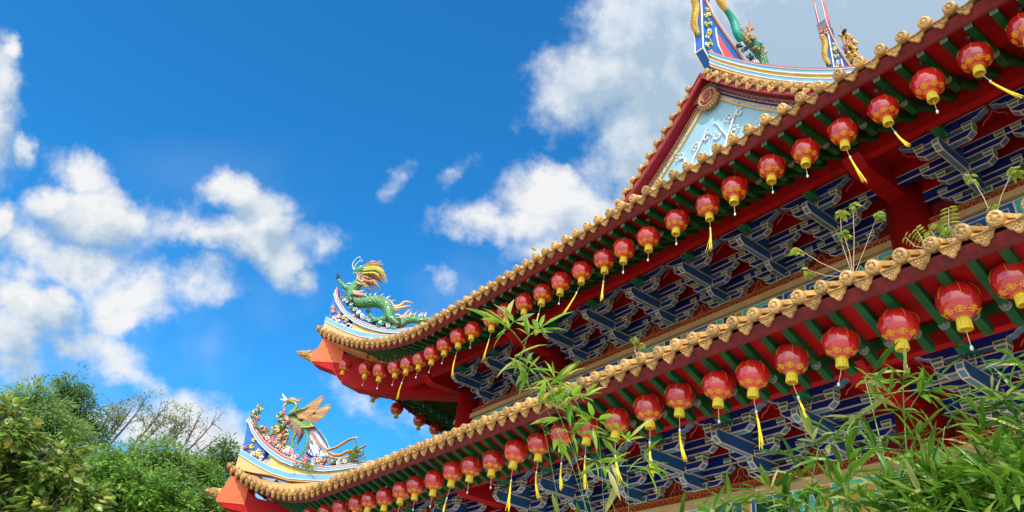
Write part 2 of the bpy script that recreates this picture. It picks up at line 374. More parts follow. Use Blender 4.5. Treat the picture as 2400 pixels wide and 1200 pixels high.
# ------------------------------------------------------------------ temple geometry
class Tier: pass
U = Tier(); U.xt, U.yt, U.xc, U.zlip, U.ylip = -21.0, 7.2, -14.5, 9.65, 7.45
U.lift, U.lp, U.bul, U.bp, U.wall, U.zin = 2.09, 1.75, .25, 3.0, 10.75, 11.3
U.y9, U.z0 = 9.77, 9.6
L_ = Tier(); L_.xt, L_.yt, L_.xc, L_.zlip, L_.ylip = -22.1, 6.08, -17.0, 6.05, 6.70
L_.lift, L_.lp, L_.bul, L_.bp, L_.wall, L_.zin = 1.36, 1.85, .62, 1.8, 9.9, 8.1
L_.y9, L_.z0 = 8.92, 5.75
XM = -7.0
XR = {id(U): 2*XM+21.0, id(L_): 2*XM+22.1}
def eu(T, x):
    if x > XM: x = 2*XM-x
    return min(1.0, max(0.0, (T.xc-x)/(T.xc-T.xt)))
def elift(T, x): return T.lift*eu(T, x)**T.lp
def ebul(T, x): return T.bul*eu(T, x)**T.bp
def lip(T, x): return Vector((x, T.ylip-ebul(T, x), T.zlip+elift(T, x)))
def xf_front(T): return lambda p: Vector(p)
def xf_left(T): return lambda p: Vector((T.xt+(p[1]-T.yt), T.yt+(p[0]-T.xt), p[2]))
def xf_right(T):
    l = xf_left(T)
    def f(p):
        q = l(p); return Vector((2*XM-q[0], q[1], q[2]))
    return f
temple = empty('temple_building', (-9.1, 10, 0), 'red and blue two tiered temple with upturned orange tiled roofs and a gable', 'temple')
def part(mb, name, parent=None): 
    o = mb.build(name)
    par = parent or temple
    o.parent = par
    o.matrix_parent_inverse = Matrix.Translation(-Vector(par.location)) if par is temple else par.matrix_parent_inverse.__class__.Identity(4)
    return o
PINV = Matrix.Translation(Vector((9.1, -10, 0)))

def roofpt(T, x, w):
    """point on the front skirt roof: w 0 at the eave lip, 1 at the wall line"""
    y = lerp(T.ylip-ebul(T, x), T.wall, w)
    return Vector((x, y, T.zlip+.12+(T.zin-T.zlip)*(.72*w+.28*w*w)+elift(T, x)*(1-w)**2))
def wmax(T, x):
    if x > XM: x = 2*XM-x
    xin = T.xt+(T.wall-T.yt)
    return min(1.0, max(.02, (x-T.xt)/(xin-T.xt)))
def cap_tile(mb, p, fwd, upv, r=.082):
    rgt = fwd.cross(upv).normalized(); ax = Matrix((rgt, upv, fwd)).transposed()
    # disc facing outwards with a raised rosette
    mb.lathe([(0.001, .034), (.022, .034), (.03, .020), (.044, .018), (.05, .028), (.062, .028), (.066, .016), (r-.006, .016), (r, .006), (r, -.06), (0.001, -.06)], TILE, 14, p, ax)
    for k in range(6):
        a = k*math.pi/3; mb.ball(p+ax @ Vector((.041*math.cos(a), .041*math.sin(a), .022)), .012, TILE, 5)
def drip_tile(mb, p, fwd, upv, w):
    rgt = fwd.cross(upv).normalized()
    prof = [(-.5, .035), (-.5, -.02), (-.40, -.055), (-.33, -.085), (-.2, -.098), (-.12, -.128), (0, -.142), (.12, -.128), (.2, -.098), (.33, -.085), (.40, -.055), (.5, -.02), (.5, .035), (.25, -.005), (0, -.018), (-.25, -.005)]
    top = [prof[i] for i in (0, 15, 14, 13, 12)]
    bot = prof[1:12]
    def P(q, d): return p+rgt*(q[0]*w)+upv*(q[1]*1.1)+fwd*d
    # plate as a strip between the concave top edge and the scalloped bottom edge
    xs = [b[0] for b in bot]; tx = [q[0] for q in top]; ty = [q[1] for q in top]
    tp = [(x, ilerp(x, tx, ty)) for x in xs]
    for d, fl in ((.0, 1), (-.03, 0)):
        rows = [[P(q, d) for q in tp], [P(q, d) for q in bot]]
        mb.grid(rows, TILE, False)
    mb.grid([[P(q, 0) for q in bot], [P(q, -.03) for q in bot]], TILE, False)
    mb.grid([[P(q, 0) for q in tp], [P(q, -.03) for q in tp]], TILE, False)
    # raised rim and blossom
    rim = [(x*.88, y*.86-.004) for x, y in bot]
    mb.tube([P(q, .003) for q in rim], .007, TILE, 4)
    c = (0, -.062)
    for k in range(5):
        a = k*2*math.pi/5+.3; mb.ball(P((c[0]+.13*math.cos(a), c[1]+.028*math.sin(a)), .003), .013, TILE, 5)
    mb.ball(P(c, .004), .012, TILE, 5)
    for sx in (-1, 1): mb.ball(P((sx*.30, -.045), .002), .012, TILE, 5)
def skirt_roof(T, name, xf, x0, x1, step, detail, phase=0.0):
    """base surface, roll tiles, eave caps and drips along x0..x1 (front coordinates), then mapped with xf"""
    mb = MB()
    nx = max(2, int((x1-x0)/.3)); rows = []
    for i in range(nx+1):
        x = lerp(x0, x1, i/nx); wm = wmax(T, x)
        rows.append([xf(roofpt(T, x, wm*k/8)-Vector((0, 0, .10))) for k in range(9)])
    mb.grid(rows, TILE, True)
    xs = []; x = x0+phase
    while x < x1:
        xs.append(x); x += step*(1+.10*eu(T, x))
    for x in xs:
        wm = wmax(T, x); k = 7
        pts = [roofpt(T, x, lerp(.0, wm, t/k))+Vector((0, 0, -.03)) for t in range(k+1)]
        rows = []
        for t, p in enumerate(pts):
            row = []
            for a in range(7):
                an = math.pi*a/6; row.append(xf(p+Vector((.072*math.cos(an), 0, .085*math.sin(an)))))
            rows.append(row)
        mb.grid(rows, TILE, True)
        if detail:
            p = lip(T, x); fwd = (xf(p+Vector((0, -1, -.18)))-xf(p)).normalized(); sl = (lip(T, x+.1)-lip(T, x-.1)).normalized()
            tg = (xf(p+sl)-xf(p)).normalized(); upv = fwd.cross(tg); upv = upv if upv.z > 0 else -upv
            upv.normalize()
            cap_tile(mb, xf(p+Vector((random.uniform(-.008, .008), -.02, .10+random.uniform(-.006, .006)))), fwd, upv, .080+random.uniform(-.003, .003))
            # nail knob on the roll
            mb.ball(xf(p+Vector((0, .10, .19))), .026, TILE, 6)
            xm = x+step*.5*(1+.10*eu(T, x)); q = lip(T, xm)
            fwd2 = (xf(q+Vector((0, -1, -.25+random.uniform(-.05, .05))))-xf(q)).normalized()
            drip_tile(mb, xf(q+Vector((0, .015, .06+random.uniform(-.006, .006)))), fwd2, upv, step*.76)
    return part(mb, name)
def eave_under(T, name, xf, x0, x1, dx=.25):
    """fascia board and ceiling above the rafters"""
    n = int((x1-x0)/dx); xs = [lerp(x0, x1, i/n) for i in range(n+1)]
    f = MB()
    def tp(x): return lip(T, x)+Vector((0, .06, .0))
    def bt(x): return lip(T, x)+Vector((0, .15, -.11))
    def bk(x): return lip(T, x)+Vector((0, .19, -.11))
    f.grid([[xf(tp(x)) for x in xs], [xf(bt(x)) for x in xs], [xf(bk(x)) for x in xs], [xf(bk(x)+Vector((0, .02, .15))) for x in xs]], FASCIA, False)
    part(f, 'fascia_board')
    c = MB()
    c.grid([[xf(bk(x)+Vector((0, -.01, .155))) for x in xs], [xf(raft(T, x)[1]+Vector((0, 0, .075))) for x in xs], [xf(raft(T, x)[2]+Vector((0, 0, .09))) for x in xs], [xf(raft(T, x)[2]+Vector((0, .8, .35))) for x in xs]], SOFFIT, True)
    part(c, 'eave_ceiling')
def raft(T, x):
    """outer end, knee and inner end of the rafter whose end is at x"""
    l = elift(T, x); e = lip(T, x)+Vector((0, .28, -.03)); u = eu(T, x)
    s = -1 if x > XM else 1
    xi = x+s*u*(T.xc-T.xt)*.42; xk = lerp(x, xi, .45)
    k = Vector((xk, T.y9-1.40, T.z0+.03+l*.66)); i = Vector((xi, T.y9-.42, T.z0+.54+l*.36))
    return e, k, i
def rafter_mb(T, x, xf):
    e, k, i = [xf(p) for p in raft(T, x)]
    mb = MB(); mb.beam(e, k+(k-e).normalized()*.3+Vector((0, 0, .01)), .088, .105, GREEN)
    k2 = k+Vector((0, 0, -.035)); mb.beam(k2, i, .098, .115, GREEN)
    # scroll disc on the outer end of the lower rafter
    d = (k2-i).normalized(); r_ = d.cross(Vector((0, 0, 1))).normalized(); z_ = r_.cross(d); ax = Matrix((r_, z_, d)).transposed()
    ds = MB(); ds.lathe([(.001, .03), (.02, .03), (.026, .018), (.036, .018), (.041, .028), (.052, .028), (.058, .016), (.058, -.02)], DISC, 12, k2, ax)
    # teal end plate with a pale cross pattern
    pl = MB(); d = (e-k).normalized(); r_ = d.cross(Vector((0, 0, 1))).normalized(); z_ = r_.cross(d)
    def P(a, b, h=.004): return e+r_*a+z_*b+d*h
    pl.oface([P(-.047, -.055), P(.047, -.055), P(.047, .055), P(-.047, .055)] if d.cross(r_).dot(z_) > 0 else [P(-.047, .055), P(.047, .055), P(.047, -.055), P(-.047, -.055)], TEAL, PALE, .006)
    for a in (45, 135):
        c, s_ = math.cos(R(a)), math.sin(R(a))
        for t in (-1, 1):
            pl.face([P(t*.05*c-.005*s_, t*.05*s_+.005*c, .007), P(t*.05*c+.005*s_, t*.05*s_-.005*c, .007), P(t*.012*c+.005*s_, t*.012*s_-.005*c, .007), P(t*.012*c-.005*s_, t*.012*s_+.005*c, .007)], PALE)
    for a in (0, 90, 180, 270):
        c, s_ = math.cos(R(a)), math.sin(R(a))
        pl.face([P(.038*c-.012*s_, .038*s_+.012*c, .007), P(.038*c+.012*s_, .038*s_-.012*c, .007), P(.022*c, .022*s_, .007)], PALE)
    return mb, ds, pl
def rafters(T, x0, x1, step, maxn):
    xs = []; x = x0
    lim = (T.xt+.9)
    while x > lim: xs.append(x); x -= step*(1+.22*eu(T, x))
    idf = xf_front(T)
    for n, x in enumerate(xs):
        if n < maxn:
            a, b, c = rafter_mb(T, x, idf); o = part(a, 'rafter'); 
            for m, nm in ((b, 'scroll_disc'), (c, 'end_plate')):
                ch = m.build(nm); ch.parent = o; ch.matrix_parent_inverse = PINV
                ch.matrix_parent_inverse = Matrix.Identity(4)
    rest = MB()
    def absorb(xx, xf):
        for m in rafter_mb(T, xx, xf):
            b = len(rest.v); rest.v += m.v; rest.f += [tuple(i+b for i in f) for f in m.f]
            rest.m += [rest.mi(m.mats[k]) for k in m.m]; rest.sm += m.sm
    for x in xs[maxn:]: absorb(x, idf)
    x = x0+step
    while x < 2*XM-T.xt-.9: absorb(x, idf); x += step*(1+.22*eu(T, x))
    x = T.xt+.9
    while x < T.xt+13: absorb(x, xf_left(T)); absorb(x, xf_right(T)); x += step*(1.22 if eu(T, x) > 0 else 1)
    tag(part(rest, 'rafter_row'), kind='stuff')
SIDE_END = 13.0
for T, nm, ph in ((U, 'upper_eave_roof', -.02), (L_, 'lower_eave_roof', .05)):
    xr = 2*XM-T.xt
    skirt_roof(T, nm, xf_front(T), T.xt, xr, .30, True, .1+ph)
    skirt_roof(T, nm, xf_left(T), T.xt, T.xt+SIDE_END+3, .30, True, .1)
    skirt_roof(T, nm, xf_right(T), T.xt, T.xt+SIDE_END+3, .30, False, .1)
    eave_under(T, nm, xf_front(T), T.xt+.02, xr-.02)
    eave_under(T, nm, xf_left(T), T.xt+.02, T.xt+SIDE_END+3); eave_under(T, nm, xf_right(T), T.xt+.02, T.xt+SIDE_END+3)
rafters(U, -1.955, 0, .30, 50)
rafters(L_, -2.3, 0, .30, 50)

# ------------------------------------------------------------------ bracket sets (dougong)
def arm_x(mb, y, z0, h, half, t=.12, blk=None, bz=.11):
    ch = min(.10, half*.3)
    pr = [(-half, z0+h), (-half, z0+h*.62), (-half+ch, z0), (half-ch, z0), (half, z0+h*.62), (half, z0+h)]
    A = [(x, y-t/2, z) for x, z in pr]; B = [(x, y+t/2, z) for x, z in pr]
    mb.prism(A, B, NAVY, CREAM, .015, sides=[SLATE, SLATE, SLATE, SLATE, SLATE, NAVY])
    for x in ([-blk, blk] if blk else []): block(mb, x, y, z0+h, bz)
def block(mb, x, y, z0, h=.11, w=.075):
    lo, hi = w*.72, w
    def ring(r, z): return [(x-r, y-r, z), (x+r, y-r, z), (x+r, y+r, z), (x-r, y+r, z)]
    a, b, c = ring(lo, z0), ring(hi, z0+h*.5), ring(hi, z0+h)
    mb.oface(a[::-1], BLKGREEN, CREAM, .012)
    for p, q in ((a, b), (b, c)):
        for i in range(4):
            j = (i+1) % 4; mb.oface((p[i], p[j], q[j], q[i]), BLKGREEN, CREAM, .011)
    mb.face(c, BLKGREEN)
def spine(mb, y0, y1, z0, h, t=.13, tip=.10):
    pr = [(y1, z0+h), (y1, z0), (y0+tip, z0), (y0, z0+tip*.75), (y0, z0+h*.8), (y0+.03, z0+h)]
    A = [(-t/2, y, z) for y, z in pr]; B = [(t/2, y, z) for y, z in pr]
    mb.prism(A, B, BLUE, CREAM, .015, sides=[SLATE]*6)
def bracket_proto():
    m = MB()
    spine(m, -.36, .62, -.10, .20, .10); spine(m, .02, .62, .105, .25, .08, .02)
    spine(m, .43, 1.1, -.26, .19, .10); spine(m, .60, 1.1, -.065, .30, .08, .02)
    # base block
    m.box(-.15, .15, .87, 1.06, -.275, -.175, BLKGREEN, line=CREAM, d=.014)
    block(m, 0, 0, .10, .10); block(m, 0, .54, -.10, .10)
    o = m.build('bracket_set')
    for (y, z0, h, half, blk, bz) in ((0, .09, .12, .42, .36, .12), (.54, -.07, .12, .42, .35, .11), (.54, .16, .11, .63, .56, .10), (.98, -.24, .10, .42, .36, .09), (.98, -.05, .11, .61, .55, .10)):
        a = MB(); arm_x(a, y, z0, h, half, .12, blk, bz); c = a.build('cross_arm'); c.parent = o
    w = MB(); zt = .46; top = [(-.66, zt), (.66, zt)]
    A = [(-.66, .465), (-.64, .425), (-.56, .40), (-.52, .36), (-.44, .345), (-.40, .29), (.40, .29), (.44, .345), (.52, .36), (.56, .40), (.64, .425), (.66, .465)]
    for y, fl in ((-.055, 0), (.055, 1)):
        # wing board: painted as strips so the scalloped ends keep their outline
        rows = [[(x, y, .475) for x, z in A], [(x, y, z+.014) for x, z in A], ]
        w.grid(rows, NAVY, False); w.grid([rows[1], [(x, y, z) for x, z in A]], CREAM, False)
        w.grid([[(x, y-.001 if not fl else y+.001, .475) for x, z in A[1:-1]], [(x, y-.001 if not fl else y+.001, .458) for x, z in A[1:-1]]], CREAM, False)
    w.grid([[(x, -.055, z) for x, z in A], [(x, .055, z) for x, z in A]], SLATE, False)
    # thin red and cream cloud scroll hanging beside each wing tip
    for s_ in (-1, 1):
        w.tube([(s_*.70, .10, .47), (s_*.64, .10, .42), (s_*.60, .10, .36), (s_*.53, .10, .33), (s_*.50, .10, .27)], .010, PINK, 5)
    c = w.build('wing_board'); c.parent = o
    # green dragon head ornament on the front end
    d = MB()
    d.tube([(0, .02, .34), (0, -.10, .36), (0, -.20, .34), (0, -.30, .33), (0, -.36, .36)], [.07, .085, .085, .06, .035], FISHG, 8)
    d.tube([(0, -.16, .29), (0, -.27, .25), (0, -.33, .26)], [.05, .04, .02], FISHG, 6)
    for s_ in (-1, 1):
        d.ball((s_*.055, -.20, .41), .024, KNOB, 6); d.tube([(s_*.05, -.08, .42), (s_*.08, -.02, .48), (s_*.10, .03, .47)], [.022, .015, .005], FISHG, 5)
        d.tube([(s_*.06, -.10, .32), (s_*.10, -.05, .27), (s_*.11, .0, .30)], [.022, .016, .006], FISHG, 5)
    d.tube([(-.05+.0, -.36+.0, .36)]+[(-.05+.05*math.cos(a), -.38, .40+.05*math.sin(a)) for a in np.linspace(-.5, 5.2, 12)], .012, CREAM, 5)
    c = d.build('dragon_head'); c.parent = o
    return o
bproto = bracket_proto()
def place_brackets(T, xs):
    for k, x in enumerate(xs):
        global bfirst
        o = bproto if not bfirst else copy_tree(bproto)
        bfirst = True
        o.parent = temple; o.matrix_parent_inverse = PINV; o.location = (x, T.y9, T.z0)
bfirst = False
BX = [-16.22, -14.78]+[-12.503+1.35*i for i in range(6)]+[-3.58, -2.23]
place_brackets(U, BX+[-.9]); place_brackets(L_, BX+[-.9])
COLX = [-17.45, -13.62, -4.75, -.1+.0]
def facade(T):
    y9, z0 = T.y9, T.z0; xl = -17.7 if T is U else -18.5; xr = 2*XM-xl
    m = MB(); m.box(xl-1.2, xr+1.2, y9-.47, y9-.34, z0+.275, z0+.66, RED); part(m, 'eave_purlin')
    m = MB(); m.grid([[(x, y9-.345, z0+.29) for x in (xl-1, xr+1)], [(x, y9-.08, z0+.475) for x in (xl-1, xr+1)]], RED, False); m.box(xl-1, xr+1, y9-.08, y9+.12, z0+.503, z0+.72, RED); part(m, 'purlin_soffit')
    for yy, a, b, c in ((.54, .272, .40, .62), (.98, .062, .25, .45)):
        m = MB(); m.box(xl, xr, y9+yy-.055, y9+yy+.055, z0+a, z0+b, NAVY)
        m.box(xl, xr, y9+yy-.059, y9+yy-.040, z0+a-.003, z0+a+.011, CREAM); m.box(xl, xr, y9+yy-.059, y9+yy-.045, z0+b-.010, z0+b+.004, CREAM)
        m.box(xl, xr, y9+yy-.050, y9+yy+.05, z0+b+.004, z0+c, RED); part(m, 'tie_beam')
    m = MB()
    for a, b in (((.13, .52), (.48, .60)), ((.60, .40), (.92, .44))):
        m.face([(xl, y9+a[0], z0+a[1]), (xr, y9+a[0], z0+a[1]), (xr, y9+b[0], z0+b[1]), (xl, y9+b[0], z0+b[1])], RED)
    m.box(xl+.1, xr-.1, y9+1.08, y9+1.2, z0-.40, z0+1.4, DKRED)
    part(m, 'bracket_backboard')
    # small gold flame cartouches between the sets
    bx = sorted(BX)
    for a, b in zip(bx, bx[1:]):
        if b-a > 1.6: continue
        c = (a+b)/2; m = MB()
        pts = [(c-.16, z0-.25), (c-.13, z0-.14), (c-.06, z0-.10), (c-.05, z0-.02), (c, z0+.04), (c+.05, z0-.02), (c+.06, z0-.10), (c+.13, z0-.14), (c+.16, z0-.25)]
        m.tube([(x, y9+1.07, z) for x, z in pts], .012, MEAND, 5)
        m.tube([(c-.08, y9+1.07, z0-.24), (c-.04, y9+1.07, z0-.15), (c, y9+1.07, z0-.10), (c+.04, y9+1.07, z0-.15), (c+.08, y9+1.07, z0-.24)], .008, MEAND, 5)
        part(m, 'gold_flame_carving')
    # meander strip, cream board and painted beam
    yf = y9+.93
    m = MB(); m.box(xl, xr, yf, yf+.2, z0-.385, z0-.278, DKRED)
    u = .135; n = int((xr-xl)/u); zc = z0-.3315; h = .036; t = .011
    for i in range(n):
        x = xl+.02+i*u; a = x; s_ = 1 if i % 2 == 0 else -1
        segs = [(0, -s_*h, .12, -s_*h), (.12, -s_*h, .12, s_*h*.35), (.12, s_*h*.35, .045, s_*h*.35), (.045, s_*h*.35, .045, -s_*h*.3), (.0, -s_*h, .0, s_*h), (0, s_*h, .1, s_*h)]
        for p, q, r_, s2 in segs:
            m.box(a+min(p, r_)-t/2, a+max(p, r_)+t/2, yf-.006, yf-.002, zc+min(q, s2)-t/2, zc+max(q, s2)+t/2, MEAND)
    m.box(xl, xr, yf-.005, yf+.1, z0-.276, z0-.262, MEAND); m.box(xl, xr, yf-.005, yf+.1, z0-.402, z0-.388, MEAND)
    part(m, 'meander_strip')
    m = MB(); m.box(xl-.25, xr+.25, yf-.06, yf+.2, z0-.52, z0-.404, BOARD); part(m, 'cornice_board')
    m = MB(); x = xl; k = 0; cols = [NAVY, OCHRE, BLUE, TEAL, NAVY, OCHRE, GREEN, BLUE]; hgt = .44 if T is U else .75
    z1 = z0-.524; 
    while x < xr-.2:
        w = (.75, .16, .30, .16)[k % 4]; x2 = min(xr, x+w); c = cols[(k*3) % 8]
        y = yf+.03
        if k % 4 == 0:
            m.box(x, x2, y, y+.1, z1-hgt, z1, TEAL if (k//4) % 2 else RBLUE, None, PALE, .016)
            m.oface([(x+.08, y-.004, z1-hgt+.08), (x2-.08, y-.004, z1-hgt+.08), (x2-.08, y-.004, z1-.08), (x+.08, y-.004, z1-.08)], (OCHRE, RBLUE, GREEN)[(k//4) % 3], CREAM, .02)
            cx = (x+x2)/2; 
            m.tube([(cx-.2+.04*i, y-.012, z1-hgt/2+.07*math.sin(i*1.3)) for i in range(11)], .016, (NAVY, YELL, CREAM)[(k//4) % 3], 5)
            for i in range(3): m.ball((cx-.18+.18*i, y-.01, z1-hgt/2+(.03 if i % 2 else -.05)), .035, (CREAM, TEAL, YELL)[(k//4) % 3], 6)
        else:
            m.box(x, x2, y, y+.1, z1-hgt, z1, c, None, PALE, .014)
            if w > .2:
                m.oface([(x+.04, y-.003, z1-hgt/2), ((x+x2)/2, y-.003, z1-hgt+.05), (x2-.04, y-.003, z1-hgt/2), ((x+x2)/2, y-.003, z1-.05)], cols[(k*5+1) % 8], PALE, .016)
        x = x2; k += 1
    part(m, 'painted_beam')
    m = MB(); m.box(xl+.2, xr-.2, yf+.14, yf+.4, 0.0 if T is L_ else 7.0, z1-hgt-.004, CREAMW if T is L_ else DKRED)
    # side wall
    part(m, 'front_wall')
    m = MB(); 
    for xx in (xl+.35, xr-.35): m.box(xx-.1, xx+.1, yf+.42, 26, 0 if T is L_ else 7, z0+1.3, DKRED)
    part(m, 'side_wall')
    # columns with the projecting beam noses
    for cx in [-17.45-(0 if T is U else .8), -13.62, -4.75, 2*XM+13.62, 2*XM+17.45]:
        m = MB(); zb, zt = (0, z0+1.0) if T is L_ else (7.0, z0+.9)
        m.lathe([(.33, zb), (.33, zt), (.001, zt)], RED, 28, (cx, y9+1.0, 0)); part(m, 'column')
        m = MB(); pr = [(y9+.75, z0+.55), (y9+.75, z0+.16), (y9-.34, z0+.16), (y9-.56, z0+.34), (y9-.52, z0+.50), (y9-.40, z0+.55)]
        w = .15; m.prism([(cx-w, y, z) for y, z in pr], [(cx+w, y, z) for y, z in pr], RED); part(m, 'beam_nose')
facade(U); facade(L_)
# ------------------------------------------------------------------ hip beams and corner noses
D1 = Vector((1, 1, 0))/math.sqrt(2); NN = Vector((1, -1, 0))/math.sqrt(2)
def hp(T, l, z, n=0.0): return Vector((T.xt, T.yt, 0))+D1*l+NN*n+Vector((0, 0, z))
def hip_beam(T, zs, nose):
    """zs: (l, zbottom, ztop) along the hip"""
    m = MB(); w = .20
    A = [[hp(T, l, zb, w), hp(T, l, zt, w), hp(T, l, zt, -w), hp(T, l, zb, -w)] for l, zb, zt in zs]
    m.grid(A, RED, False, True); m.face(A[0], RED); m.face(A[-1][::-1], RED); part(m, 'hip_beam')
    m = MB(); pr = nose; B = [hp(T, l, z, .215) for l, z in pr]; C = [hp(T, l, z, -.215) for l, z in pr]
    m.prism(C, B, ORED); part(m, 'hip_beam_nose')
def hip_finial(T, l0, z0, l1, z1, h):
    m = MB()
    def rr(t): return h*(.35+.65*math.sin(math.pi*(.12+.5*t)))
    rows = []
    for i in range(9):
        t = i/8; l = lerp(l0, l1, t); z = lerp(z0, z1, t); r = h*(.25+.75*t**.6)
        rows.append([hp(T, l, z+r*.55*math.sin(a), .17*(.4+.6*t**.5)*math.cos(a)) for a in (2*math.pi*j/12 for j in range(12))])
    m.grid(rows, TILE, True, True); m.face(rows[0], TILE); m.face(rows[-1], TILE)
    for k in range(14):   # carved scroll ridges
        l = lerp(l0+.08, l1, random.random()); t = (l-l0)/(l1-l0); z = lerp(z0, z1, t)+random.uniform(-.5, .6)*h*(.25+.75*t**.6)*.5
        m.tube([hp(T, l-.12, z+.03, .15*(.4+.6*t**.5)), hp(T, l-.04, z-.01, .175*(.4+.6*t**.5)), hp(T, l+.06, z+.025, .185*(.4+.6*t**.5)), hp(T, l+.13, z, .17*(.4+.6*t**.5))], [.01, .022, .022, .01], TILE, 5)
    part(m, 'corner_finial')
hip_beam(U, [(.3, 10.55, 11.0), (.9, 10.36, 11.0), (1.15, 10.10, 10.9), (1.7, 9.85, 10.75), (2.6, 9.72, 10.6), (5.0, 9.72, 10.6)], [(.12, 10.70), (.17, 10.96), (.30, 11.06), (.37, 11.34), (.5, 11.36), (1.1, 11.1), (1.12, 10.60), (.18, 10.62)])
hip_finial(U, -.36, 10.93, .14, 10.86, .33)
hip_beam(L_, [(.3, 6.30, 6.7), (.9, 6.22, 6.8), (1.2, 6.0, 6.6), (1.8, 5.86, 6.5), (2.6, 5.8, 6.4), (6.0, 5.8, 6.4)], [(.10, 6.50), (.2, 6.74), (.28, 6.96), (.34, 7.14), (.46, 7.13), (.94, 6.9), (.96, 6.40), (.16, 6.42)])
hip_finial(L_, -.36, 6.74, .14, 6.66, .33)

# ------------------------------------------------------------------ hip ridges
def hstrip(m, T, A, B, col, n0, n1, line=None, lw=.02):
    """solid band in the hip plane between curves A (lower) and B (upper)"""
    k = min(len(A), len(B))
    for n in (n0, n1): m.grid([[hp(T, l, z, n) for l, z in A[:k]], [hp(T, l, z, n) for l, z in B[:k]]], col, False)
    for q in (A[:k], B[:k]): m.grid([[hp(T, l, z, n0) for l, z in q], [hp(T, l, z, n1) for l, z in q]], col, False)
    for q in ((A[0], B[0]), (A[k-1], B[k-1])): m.face([hp(T, q[0][0], q[0][1], n0), hp(T, q[0][0], q[0][1], n1), hp(T, q[1][0], q[1][1], n1), hp(T, q[1][0], q[1][1], n0)], line or col)
    if line:
        for q in (A[:k], B[:k]):
            m.tube([hp(T, l, z, n1) for l, z in q], lw*.6, line, 5); m.tube([hp(T, l, z, n0) for l, z in q], lw*.6, line, 5)
def resamp(c, n, l0=None, l1=None):
    xs = [p[0] for p in c]; zs = [p[1] for p in c]; d = [0]
    for a, b in zip(c, c[1:]): d.append(d[-1]+math.hypot(b[0]-a[0], b[1]-a[1]))
    t = np.linspace(0, d[-1], n); return list(zip(np.interp(t, d, xs), np.interp(t, d, zs)))
def offset(c, dz): return [(l, z+dz) for l, z in c]
def flower(m, p, r, col, n=NN, c2=None):
    n = n.normalized(); a = n.orthogonal().normalized(); b = n.cross(a)
    for k in range(6):
        t = 2*math.pi*k/6+random.random(); q = p+(a*math.cos(t)+b*math.sin(t))*r
        m.ball(q, r*.62, col, 6, 1, 1, .8)
    m.ball(p+n*r*.4, r*.5, c2 or FLYEL, 6)
def hip_ridge(T, low, outer, inner, redline, panel, tail):
    m = MB()
    # plaster base down to the tiles
    base = resamp(low, 12); bot = [(l, min(z-.05, hipz(T, l)-.1)) for l, z in base]
    hstrip(m, T, bot, base, PEACH, -.17, .17); part(m, 'hip_ridge_base')
    m = MB(); hstrip(m, T, offset(base, .0), offset(base, .15), LTBLUE, -.19, .19, WHITE, .018); part(m, 'hip_ridge_band')
    m = MB(); o = resamp(outer, 16); i = resamp(inner, 16)
    lb = offset(base, .15); zp = ilerp(panel, [q[0] for q in outer], [q[1] for q in outer]); k = resamp([(panel, zp)]+[(l, z) for l, z in outer if l > panel], 10)
    loB = [(l, ilerp(l, [q[0] for q in lb], [q[1] for q in lb])) for l, z in k]
    hstrip(m, T, loB, k, YELL, -.13, .13); part(m, 'hip_ridge_fill')
    m = MB(); e = [(l, z) for l, z in resamp(outer, 24) if l <= panel+.02]
    eb = [(max(l, lb[0][0]+.05), ilerp(l, [q[0] for q in lb], [q[1] for q in lb])) for l, z in e]
    hstrip(m, T, eb, e, RBLUE, -.14, .14)
    part(m, 'flower_panel')
    mid = [((a[0]*.45+b[0]*.55), (a[1]*.45+b[1]*.55)) for a, b in zip(o, i)]
    m = MB(); hstrip(m, T, o, mid, LTBLUE, -.20, .20, WHITE, .018); part(m, 'hip_ridge_crest')
    m = MB(); hstrip(m, T, mid, i, PINK, -.16, .16, WHITE, .014); part(m, 'hip_ridge_rail')
    fl = MB()
    for k in range(10):
        t = random.random(); l = lerp(lb[0][0]+.12, panel-.05, t)
        z0 = ilerp(l, [q[0] for q in lb], [q[1] for q in lb]); z1 = ilerp(l, [q[0] for q in outer], [q[1] for q in outer])
        flower(fl, hp(T, l, lerp(z0+.05, z1-.06, random.random()), .17), .05, random.choice((FLYEL, FLPNK, FLRED, KNOB, FLGRN)))
    fl.tube([hp(T, panel-.05, low[2][1]+.2, .17), hp(T, panel+.0, low[2][1]+.28, .17), hp(T, panel-.12, low[2][1]+.34, .17), hp(T, panel-.2, low[2][1]+.25, .17), hp(T, panel-.35, low[2][1]+.32, .17)], .022, KNOB, 6)
    part(fl, 'ceramic_flowers')
def hipz(T, l):
    h = min(1, max(0, l/((T.wall-T.yt)*math.sqrt(2)))); return T.zlip+.12+(T.zin-T.zlip)*(.72*h+.28*h*h)+T.lift*(1-h)**2
hip_ridge(U, [(.27, 11.96), (.74, 11.74), (1.16, 11.58), (1.6, 11.45), (2.4, 11.40), (3.4, 11.55), (4.8, 12.0)],
  [(.33, 12.92), (.51, 12.56), (.76, 12.27), (1.09, 12.01), (1.5, 11.82), (1.98, 11.68), (2.44, 11.62), (3.4, 11.74), (4.8, 12.2)],
  [(.36, 13.19), (.42, 12.95), (.53, 12.71), (.74, 12.44), (1.08, 12.18), (1.49, 11.98), (1.95, 11.84), (2.44, 11.78), (3.4, 11.88), (4.8, 12.33)], None, 1.15, None)
